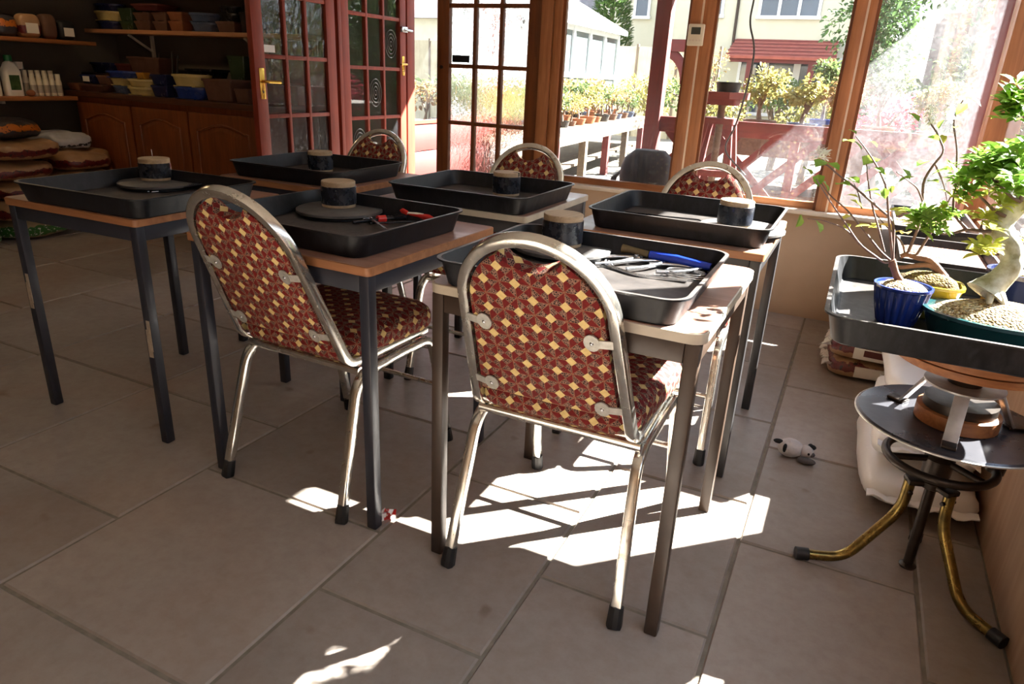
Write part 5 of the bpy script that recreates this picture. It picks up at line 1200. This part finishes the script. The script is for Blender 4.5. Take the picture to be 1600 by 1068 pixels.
# work stand with screw column
t = thing('work_stand', 'tall red wooden work stand with a screw column outside the middle window', 'stand', (-0.868, 4.90, GZ))
z0 = -GZ
obj('top_board', MB().prism([(0.17*math.cos(a*PI/4+PI/8), 0.17*math.sin(a*PI/4+PI/8)) for a in range(8)], z0+1.085, z0+1.125), 'out_red_x', t, 0)
obj('lower_board', MB().prism(rrect(0.2, 0.2, 0.02), z0+1.045, z0+1.085), 'out_red_x', t, 0)
obj('collar_board', MB().prism(rrect(0.21, 0.21, 0.02), z0+0.93, z0+0.965), 'out_red_x', t, 0)
mb = MB()
pts = [(0, 0, z0+0.2+0.845*k/60) for k in range(61)]
mb.tube(pts, [0.026 if k % 2 else 0.022 for k in range(61)], 12)
obj('screw_column', mb, 'old_plank', t, 0.8)
for sx_ in (-1, 1):
    for sy_ in (-1, 1): obj('leg', MB().bar((sx_*0.075, sy_*0.075, z0+0.94), (sx_*0.21, sy_*0.21, 0.0), 0.04, 0.04, (0, 1, 0)), 'out_red', t, 0)
obj('cross_rail', MB().box(-0.13, 0.13, -0.14, -0.10, z0+0.60, z0+0.64).box(-0.13, 0.13, 0.10, 0.14, z0+0.60, z0+0.64).box(-0.13, -0.10, -0.1, 0.1, z0+0.60, z0+0.64).box(0.10, 0.13, -0.1, 0.1, z0+0.60, z0+0.64), 'out_red_x', t, 0)
o = obj('black_pot', MB().lathe([(0.0, 0), (0.07, 0), (0.078, 0.05), (0.082, 0.052), (0.082, 0.06), (0.068, 0.06), (0.065, 0.03), (0.0, 0.03)], 28), 'black', None, 0.6); o.location = (-0.845, 4.90, 1.1255); tag(o, 'shallow black pot on top of the red work stand', 'pot')

# black padded cover outside the sill
bm_ = MB(); n = 36; m_ = 18; vs = []
for j in range(m_+1):
    q = j/m_; z = 0.90*q
    s_ = 1.0 if q < 0.85 else math.sqrt(max(0.0, 1-((q-0.85)/0.15)**2))
    for i in range(n):
        a = 2*PI*i/n; f = lambda c, e: math.copysign(abs(c)**(2/e), c)
        w_ = 0.175*(1-0.10*q)*(0.6+0.4*s_ if s_ < 1 else 1); x = w_*f(math.cos(a), 3.5); y = 0.11*(0.6+0.4*s_)*f(math.sin(a), 3)
        g = mnoise.noise(V((x*8, y*8, z*6)))*0.012
        vs.append((x+g, y+g, z))
bm_.add(vs, [(j*n+i, j*n+(i+1) % n, (j+1)*n+(i+1) % n, (j+1)*n+i) for j in range(m_) for i in range(n)]+[tuple(m_*n+i for i in range(n))])
t = thing('padded_cover', 'black rounded padded cover standing just outside the left far window', 'cover', (-1.135, 4.25, GZ))
obj('cover_body', bm_, 'black_cloth', t, 0.9)
mb = MB()
for k in range(6): mb.tube(fillet([(-0.155, -0.05+0.02*k, 0.76+0.008*k), (-0.215, -0.05+0.02*k, 0.72), (-0.20-0.006*k, -0.05+0.02*k, 0.63)], 0.02, 3), 0.007, 6)
obj('frayed_strap', mb, 'black_cloth', t, 0.9)
# store room behind the swirled door
sw_ = B(-4.6, -3.29, 4.73, 4.79, GZ, 2.2); sw_.box(-4.66, -4.6, YF+0.1, 4.79, GZ, 2.2); sw_.box(-4.6, -3.29, YF+0.1, 4.73, 2.12, 2.2)
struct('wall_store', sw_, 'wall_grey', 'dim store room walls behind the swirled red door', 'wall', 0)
# cord
o = obj('hanging_cord', MB().tube(fillet([(-0.69, 4.5, 2.2), (-0.707, 4.5, 1.62), (-0.715, 4.5, 1.506), (-0.657, 4.5, 1.373), (-0.665, 4.5, 1.182), (-0.70, 4.5, 0.93), (-0.76, 4.5, 0.80), (-0.60, 4.5, 0.66)], 0.09, 5), 0.0055, 8), 'cord', None, 0.9)
tag(o, 'thin black cord hanging from the veranda in front of the house', 'cord')

# ---------------------------------------------------------------- plants of the garden
def crown(mb, c, r, n, L, rnd, shell=0.55):
    c = V(c); r = V(r) if not isinstance(r, (int, float)) else V((r, r, r))
    for _ in range(n):
        d = V((rnd.gauss(0, 1), rnd.gauss(0, 1), rnd.gauss(0, 1))).normalized(); q = shell+(1-shell)*rnd.random()
        p = c+V((d.x*r.x*q, d.y*r.y*q, d.z*r.z*q)); dd = (d+V((rnd.uniform(-1, 1), rnd.uniform(-1, 1), rnd.uniform(-1, 1)))).normalized()
        mb.leaf(p, dd, L*rnd.uniform(0.6, 1.1), L*0.55, (rnd.uniform(-1, 1), rnd.uniform(-1, 1), 1), 0.2, 0.2)
def little_tree(name, label, cat, loc, h_, cr, n, L, leafm, potcol, seed, group=None, clumps=5, pot=True):
    rnd = random.Random(seed); t = thing(name, label, cat, loc, rnd.uniform(0, 6), group)
    ph = 0.10*h_/0.5 if pot else 0.0; pr_ = cr*0.62
    if pot:
        obj('pot', MB().lathe([(0.0, 0), (pr_*0.8, 0), (pr_, ph*0.9), (pr_*1.05, ph*0.92), (pr_*1.05, ph), (pr_*0.9, ph), (pr_*0.88, ph*0.85), (0, ph*0.85)], 20), 'glaze_'+potcol, t, 0.6)
    tr = MB(); top = V((rnd.uniform(-.1, .1)*h_, rnd.uniform(-.1, .1)*h_, h_*0.62))
    tr.tube(fillet([(0, 0, ph*0.85), (rnd.uniform(-.06, .06)*h_, 0, h_*0.3), tuple(top)], 0.08*h_, 4), [cr*0.11, cr*0.05], 7)
    lv = MB()
    for k in range(clumps):
        a = 2*PI*k/clumps+rnd.uniform(-.4, .4); rr = cr*rnd.uniform(0.35, 0.75)
        c_ = V((rr*math.cos(a), rr*math.sin(a), h_*rnd.uniform(0.55, 0.86)))
        tr.tube([V((top.x*0.5, top.y*0.5, h_*0.36)), (top+c_)/2-V((0, 0, 0.03*h_)), c_], [cr*0.045, cr*0.03, cr*0.015], 5)
        crown(lv, c_, (cr*0.5, cr*0.5, cr*0.36), n//clumps, L, rnd, 0.3)
    crown(lv, (top.x, top.y, h_*0.85), (cr*0.5, cr*0.5, cr*0.35), n//clumps, L, rnd, 0.3)
    obj('trunk', tr, 'bark_tree', t, 0.9); obj('foliage', lv, leafm, t, 0)
    return t
# long bench at the left
t = thing('plant_bench', 'long timber bench of little bonsai outside the left far window', 'bench', (0, 0, 0))
A, Bv = V((-2.92, 5.9, 0)), V((-3.45, 12.6, 0)); dv = (Bv-A).normalized(); sv = V((-dv.y, dv.x, 0))
wd = 1.1
def bpt(u, s_, z): p = A+dv*u+sv*s_; return (p.x, p.y, z)
LB = (Bv-A).length
mb = MB(); mb.loops([[bpt(0, 0, 0.555), bpt(LB, 0, 0.555), bpt(LB, wd, 0.555), bpt(0, wd, 0.555)], [bpt(0, 0, 0.60), bpt(LB, 0, 0.60), bpt(LB, wd, 0.60), bpt(0, wd, 0.60)]])
obj('bench_top', mb, 'old_plank', t, 0)
obj('front_rail', MB().bar(bpt(0, 0.03, 0.49), bpt(LB, 0.03, 0.49), 0.05, 0.12), 'old_plank', t, 0)
obj('lower_shelf', MB().loops([[bpt(0, 0.15, 0.1), bpt(LB, 0.15, 0.1), bpt(LB, wd, 0.1), bpt(0, wd, 0.1)], [bpt(0, 0.15, 0.13), bpt(LB, 0.15, 0.13), bpt(LB, wd, 0.13), bpt(0, wd, 0.13)]]), 'old_plank', t, 0)
for k in range(6):
    u = 0.4+k*1.18
    for s_ in (0.05, wd-0.06): obj('leg', MB().bar(bpt(u, s_, GZ), bpt(u, s_, 0.49), 0.09, 0.09), 'out_red' if k % 2 else 'old_plank', t, 0)
protos = [little_tree('garden_bonsai', 'small bonsai in a pot on the long bench outside', 'bonsai', (0, 0, 0), 0.42, 0.17, 150, 0.05, lm, pc_, 40+i, 'bonsai on the long bench') for i, (lm, pc_) in enumerate([('leaf_out_y', 'terracotta'), ('leaf_out_g', 'slate'), ('leaf_out_o', 'brown'), ('leaf_out_g', 'black')])]
rnd = random.Random(9); i = 0
for u in [0.25+0.40*k for k in range(16)]:
    for s_ in (0.22, 0.62, 0.95):
        uu = u+rnd.uniform(-.08, .08)+(0.2 if s_ == 0.62 else 0); sc = rnd.uniform(0.65, 1.15)+(0.25 if s_ > 0.6 else 0)
        if i < 4: protos[i].location = bpt(uu, s_, 0.6005); protos[i].scale = (sc,)*3
        else: dup(protos[rnd.randrange(4)], bpt(uu, s_, 0.6005), rnd.uniform(0, 6), None, None, sc)
        i += 1
o = obj('clay_pot', MB().lathe([(0.0, 0), (0.1, 0), (0.14, 0.17), (0.15, 0.17), (0.15, 0.21), (0.13, 0.21), (0.12, 0.15), (0, 0.15)], 24), 'glaze_terracotta', None, 0.6); o.location = bpt(1.6, 0.55, 0.131); tag(o, 'orange clay pot on the lower shelf of the long bench', 'pot')
# bench behind the lattice
t = thing('plant_bench', 'plank bench of yellow bonsai behind the red lattice', 'bench', (0, 0, 0))
obj('bench_top', B(-1.25, 1.3, 6.3, 7.3, 0.74, 0.79), 'old_plank', t, 0)
obj('front_rail', B(-1.25, 1.3, 6.32, 6.36, 0.62, 0.74), 'old_plank', t, 0)
obj('lower_shelf', B(-1.2, 1.25, 6.4, 7.2, 0.28, 0.32), 'old_plank', t, 0)
for x in (-1.15, 0.0, 1.2):
    for y in (6.36, 7.24): obj('leg', B(x-0.045, x+0.045, y-0.045, y+0.045, GZ, 0.62), 'old_plank', t, 0)
for k, (x, y, h_, cr, lm, pc_, lab) in enumerate([(-0.84, 6.62, 0.55, 0.22, 'leaf_out_y', 'brown', 'yellow-leaved bonsai just right of the red work stand outside'), (-0.50, 6.75, 0.50, 0.20, 'leaf_out_y', 'slate', 'second yellow-leaved bonsai from the red work stand'), (-0.20, 6.6, 0.52, 0.20, 'leaf_out_o', 'brown', 'orange-tinged bonsai on the bench behind the lattice'), (-0.36, 7.05, 0.66, 0.17, 'leaf_out_g', 'blue', 'taller green bonsai behind the yellow ones'), (0.10, 6.85, 0.55, 0.21, 'leaf_out_g', 'terracotta', 'green bonsai seen past the right window post'), (0.5, 6.7, 0.5, 0.2, 'leaf_out_y', 'brown', 'yellow bonsai seen through the hazy corner window')]):
    little_tree('garden_bonsai', lab, 'bonsai', (x, y, 0.7905), h_, cr, 420, 0.05, lm, pc_, 70+k)
# shrubs
for k, (nm, lab, x, y, z, h_, cr, lm, n, L_) in enumerate([
  ('flowering_shrub', 'bush of red blossom seen through the hazy corner window', 0.17, 8.0, GZ, 1.45, 0.42, 'flower_red', 900, 0.06),
  ('shrub', 'green shrub behind the red blossom', 1.1, 8.8, GZ, 1.9, 0.75, 'leaf_out_g', 1300, 0.09),
  ('shrub', 'yellow shrub at the right of the corner window', 1.6, 8.0, GZ, 1.9, 0.6, 'leaf_out_y', 900, 0.08),
  ('shrub', 'green garden shrub beside the long bench', -2.9, 14.0, GZ, 1.6, 0.8, 'leaf_out_g', 900, 0.1),
  ('shrub', 'yellow garden shrub below the pale fence', -4.3, 15.4, GZ, 1.4, 0.7, 'leaf_out_y', 900, 0.1),
  ('shrub', 'orange bare shrub in front of the pale house', -2.6, 12.5, GZ, 2.0, 0.5, 'leaf_out_o', 260, 0.06),
  ('shrub', 'green shrub before the house porch', -1.3, 12.5, GZ, 1.5, 0.6, 'leaf_out_g', 800, 0.09),
  ('shrub', 'yellow shrub before the house porch', -0.7, 11.0, GZ, 1.3, 0.5, 'leaf_out_y', 700, 0.08),
  ('shrub', 'bright green shrub left of the porch doorway', -2.0, 11.0, GZ, 1.35, 0.5, 'leaf_out_y', 700, 0.08),
  ('garden_tree', 'olive tree over the brown fence at right', 2.6, 13.0, GZ, 4.2, 1.6, 'leaf_out_g', 1600, 0.14),
  ('shrub', 'leafy shrub seen through the porch side window', -5.0, 6.6, GZ, 1.5, 0.45, 'leaf_out_g', 600, 0.09)]):
    little_tree(nm, lab, 'tree' if nm == 'garden_tree' else 'shrub', (x, y, z), h_, cr, n, L_, lm, 'brown', 90+k, None, 7, False)
for k, (x, y, h_, cr, lab) in enumerate([(0.9, 10.2, 3.6, 1.0, 'tall dark evergreen bush just right of the red blossom'), (2.2, 10.4, 4.0, 1.2, 'tall dark evergreen bush at the far right of the corner window'), (-0.1, 13.2, 3.4, 0.8, 'dark evergreen bush behind the red blossom')]):
    rnd = random.Random(300+k); t = thing('evergreen_bush', lab, 'bush', (x, y, GZ)); mb = MB()
    for c_ in range(16):
        a = rnd.uniform(0, 6.28); q = rnd.uniform(0, 0.6); crown(mb, (cr*q*math.cos(a), cr*q*math.sin(a), h_*rnd.uniform(0.12, 0.85)), (cr*0.55, cr*0.55, h_*0.16), 230, 0.10, rnd, 0.4)
    obj('trunk', MB().tube([(0, 0, 0), (0, 0, h_*0.8)], [0.08, 0.03], 8), 'bark_tree', t, 0.9); obj('foliage', mb, 'leaf_dark', t, 0)
# conifer
rnd = random.Random(77); mb = MB()
for _ in range(6000):
    q = rnd.random()**0.7; z = 0.3+6.0*(1-q); R = 0.9*q+0.08; a = rnd.uniform(0, 2*PI); r_ = R*rnd.uniform(0.7, 1)
    mb.leaf((r_*math.cos(a), r_*math.sin(a), z), (math.cos(a), math.sin(a), rnd.uniform(0.2, 1.4)), 0.16, 0.07)
t = thing('conifer', 'dark narrow conifer between the greenhouse and the pale house', 'tree', (-7.7, 22.5, GZ))
obj('trunk', MB().tube([(0, 0, 0), (0, 0, 6)], [0.12, 0.03], 8), 'bark_tree', t, 0.9); obj('foliage', mb, 'leaf_dark', t, 0)

# ---------------------------------------------------------------- buildings
t = thing('greenhouse', 'white framed greenhouse at the left of the garden', 'greenhouse', (0, 0, 0))
x1 = -5.36; y0, y1 = 9.0, 16.2
fr_ = MB(); fr_.box(x1-0.05, x1+0.03, y0, y1, GZ, GZ+0.25); fr_.box(x1-0.05, x1+0.03, y0, y1, 1.18, 1.27); fr_.box(x1-0.05, x1+0.03, y0, y1, 2.02, 2.12)
k = y0
while k <= y1+0.01: fr_.box(x1-0.04, x1+0.04, k-0.05, k+0.05, GZ, 2.1); k += 0.9
obj('frame', fr_, 'white_frame', t, 0)
obj('glass_wall', B(x1-0.012, x1-0.004, y0, y1, GZ+0.25, 2.02), 'pale_glass', t, 0)
obj('end_wall', MB().box(-9, x1-0.05, y1-0.05, y1, GZ, 2.1).box(-9, x1-0.05, y0, y0+0.05, GZ, 0.5), 'white_frame', t, 0)
obj('greenhouse_roof', MB().loops([[(x1+0.16, y0-0.2, 2.10), (x1+0.16, y1+0.2, 2.10), (-7.2, y1+0.2, 3.1), (-7.2, y0-0.2, 3.1)], [(x1+0.16, y0-0.2, 2.19), (x1+0.16, y1+0.2, 2.19), (-7.2, y1+0.2, 3.19), (-7.2, y0-0.2, 3.19)]]), 'white_frame', t, 0)
t = thing('garden_fence', 'tall pale board fence behind the bonsai bench', 'fence', (0, 0, 0))
for k in range(14):
    obj('fence_panel', B(-17+k*0.98, -17+k*0.98+0.93, 17.5, 17.54, GZ, 1.95-0.0*k), 'fence_cream', t, 0)
    obj('fence_post', B(-17+k*0.98+0.93, -17+k*0.98+0.98, 17.48, 17.56, GZ, 2.0), 'old_plank', t, 0)
t = thing('garden_fence', 'brown board fence at the right of the garden', 'fence', (0, 0, 0))
for k in range(6): obj('fence_panel', B(0.6+k*1.5, 2.06+k*1.5, 12.0, 12.05, GZ, 2.1), 'fence_brown', t, 0)
t = thing('sky_block_fence', 'unseen brown board fence added along the right side to block low sky light', 'fence', (0, 0, 0))  # added out of view; keeps low sky light off the left floor
for k in range(8): obj('fence_panel', B(2.6, 2.66, -7.0+k*1.5, -5.55+k*1.5, GZ, 2.45), 'fence_brown', t, 0)
t = thing('side_fence', 'pale board fence seen beyond the porch side', 'fence', (0, 0, 0))
for k in range(5): obj('fence_panel', B(-9.0+k*0.0, -8.95, 3.0+k*1.6, 4.56+k*1.6, GZ, 1.75), 'fence_cream', t, 0)

YH = 25.0
t = thing('house', 'pale cream house with white windows and a tiled porch', 'house', (0, 0, 0))
obj('wall', B(-6.6, 0.3, YH, YH+7, GZ, 6.2), 'cream_wall', t, 0)
obj('roof', MB().loops([[(-6.9, YH-0.3, 6.2), (0.6, YH-0.3, 6.2), (0.6, YH+7.3, 6.2), (-6.9, YH+7.3, 6.2)], [(-6.9, YH+3.4, 8.6), (0.6, YH+3.4, 8.6), (0.6, YH+3.6, 8.6), (-6.9, YH+3.6, 8.6)]]), 'roof_red', t, 0)
def win(par, x0, x1, z0, z1, y, n):
    f = MB(); f.box(x0-0.08, x1+0.08, y-0.1, y+0.02, z0-0.1, z0); f.box(x0-0.06, x1+0.06, y-0.06, y+0.02, z1, z1+0.07)
    for k in range(n+1):
        x = x0+(x1-x0)*k/n; f.box(x-0.045, x+0.045, y-0.06, y+0.02, z0, z1)
    w_ = obj('window', f, 'white_frame', par, 0); obj('pane', B(x0, x1, y-0.02, y+0.0, z0, z1), 'dark_glass', w_, 0)
win(t, -3.70, -1.95, 3.28, 4.5, YH, 3); win(t, -5.35, -4.85, 3.3, 4.4, YH, 1)
obj('drain_pipe', MB().tube([(-4.36, YH-0.06, 1.9), (-4.40, YH-0.06, 6.1)], 0.045, 8), 'iron', t, 0.8)
win(t, -4.05, -2.35, 0.4, 2.05, YH, 2)
dr = MB()
for x in (-2.25, -1.35): dr.box(x-0.06, x+0.06, YH-0.08, YH+0.02, GZ, 2.1)
dr.box(-2.25, -1.35, YH-0.08, YH+0.02, 2.0, 2.1); dr.box(-2.25, -1.35, YH-0.08, YH+0.02, GZ, 0.3)
d_ = obj('patio_door', dr, 'white_frame', t, 0); obj('pane', B(-2.2, -1.4, YH-0.03, YH-0.01, 0.3, 2.0), 'dark_glass', d_, 0)
win(t, -1.15, -0.5, 0.9, 2.05, YH, 1)
pr = obj('porch_roof', MB().loops([[(-4.35, YH-1.25, 1.98), (-1.15, YH-1.25, 1.98), (-1.25, YH, 2.52), (-4.28, YH, 2.52)], [(-4.35, YH-1.25, 2.06), (-1.15, YH-1.25, 2.06), (-1.25, YH, 2.60), (-4.28, YH, 2.60)]]), 'roof_red', t, 0)
mb = MB()
for k in range(5):
    q = (k+0.5)/5; mb.bar((-4.34, YH-1.25*(1-q), 2.07+0.54*q), (-1.16, YH-1.25*(1-q), 2.07+0.54*q), 0.05, 0.03)
obj('tile_course', mb, 'out_red_x', pr, 0)
for x in (-3.58, -1.80): obj('porch_post', B(x-0.09, x+0.09, YH-1.15, YH-0.97, GZ, 1.98), 'out_red', t, 0)
obj('porch_beam', B(-4.2, -1.3, YH-1.16, YH-0.98, 1.88, 1.99), 'out_red_x', t, 0)
t = thing('house', 'neighbouring pale house with a narrow white window, left of the tiled porch house', 'house', (0, 0, 0))
obj('wall', B(-9.3, -6.62, YH+0.8, YH+7, GZ, 6.2), 'cream_wall', t, 0)
win(t, -8.0, -7.5, 3.3, 4.3, YH+0.8, 1)
obj('brick_base', B(-9.3, -6.62, YH+0.4, YH+0.79, GZ, 2.15), 'out_brick', t, 0)
t = thing('house', 'dark roofed house above the brown fence at right', 'house', (0, 0, 0))
obj('wall', B(1.6, 9, 22, 28, GZ, 3.2), 'out_brick', t, 0)
obj('roof', MB().loops([[(1.3, 21.6, 3.1), (9.3, 21.6, 3.1), (9.3, 28.4, 3.1), (1.3, 28.4, 3.1)], [(1.3, 24.9, 5.2), (9.3, 24.9, 5.2), (9.3, 25.1, 5.2), (1.3, 25.1, 5.2)]]), 'roof_grey', t, 0)
t = thing('house', 'dark slate roofed house far behind the greenhouse', 'house', (0, 0, 0))
obj('wall', B(-20, -10.2, 28, 34, GZ, 3.4), 'cream_wall', t, 0)
obj('roof', MB().loops([[(-20.3, 27.7, 3.3), (-9.9, 27.7, 3.3), (-9.9, 34, 3.3), (-20.3, 34, 3.3)], [(-20.3, 30.8, 5.6), (-11.5, 30.8, 5.6), (-11.5, 31, 5.6), (-20.3, 31, 5.6)]]), 'roof_grey', t, 0)
# garden arch with curved brace
t = thing('garden_arch', 'red timber arch with a curved brace behind the veranda post', 'arch', (0, 0, 0))
obj('post', B(-1.86, -1.76, 7.95, 8.05, GZ, 1.6), 'out_red', t, 0)
obj('beam', B(-2.2, -1.76, 7.95, 8.05, 1.48, 1.6), 'out_red_x', t, 0)
mb = MB(); pts = [(-2.12+0.27*math.sin(a*PI/16), 8.0, 1.48-0.32*(1-math.cos(a*PI/16))) for a in range(9)]
mb.sweep(pts, sq(0.10, 0.06), up=(0, 0, 1)); obj('curved_brace', mb, 'out_red', t, 0.6)
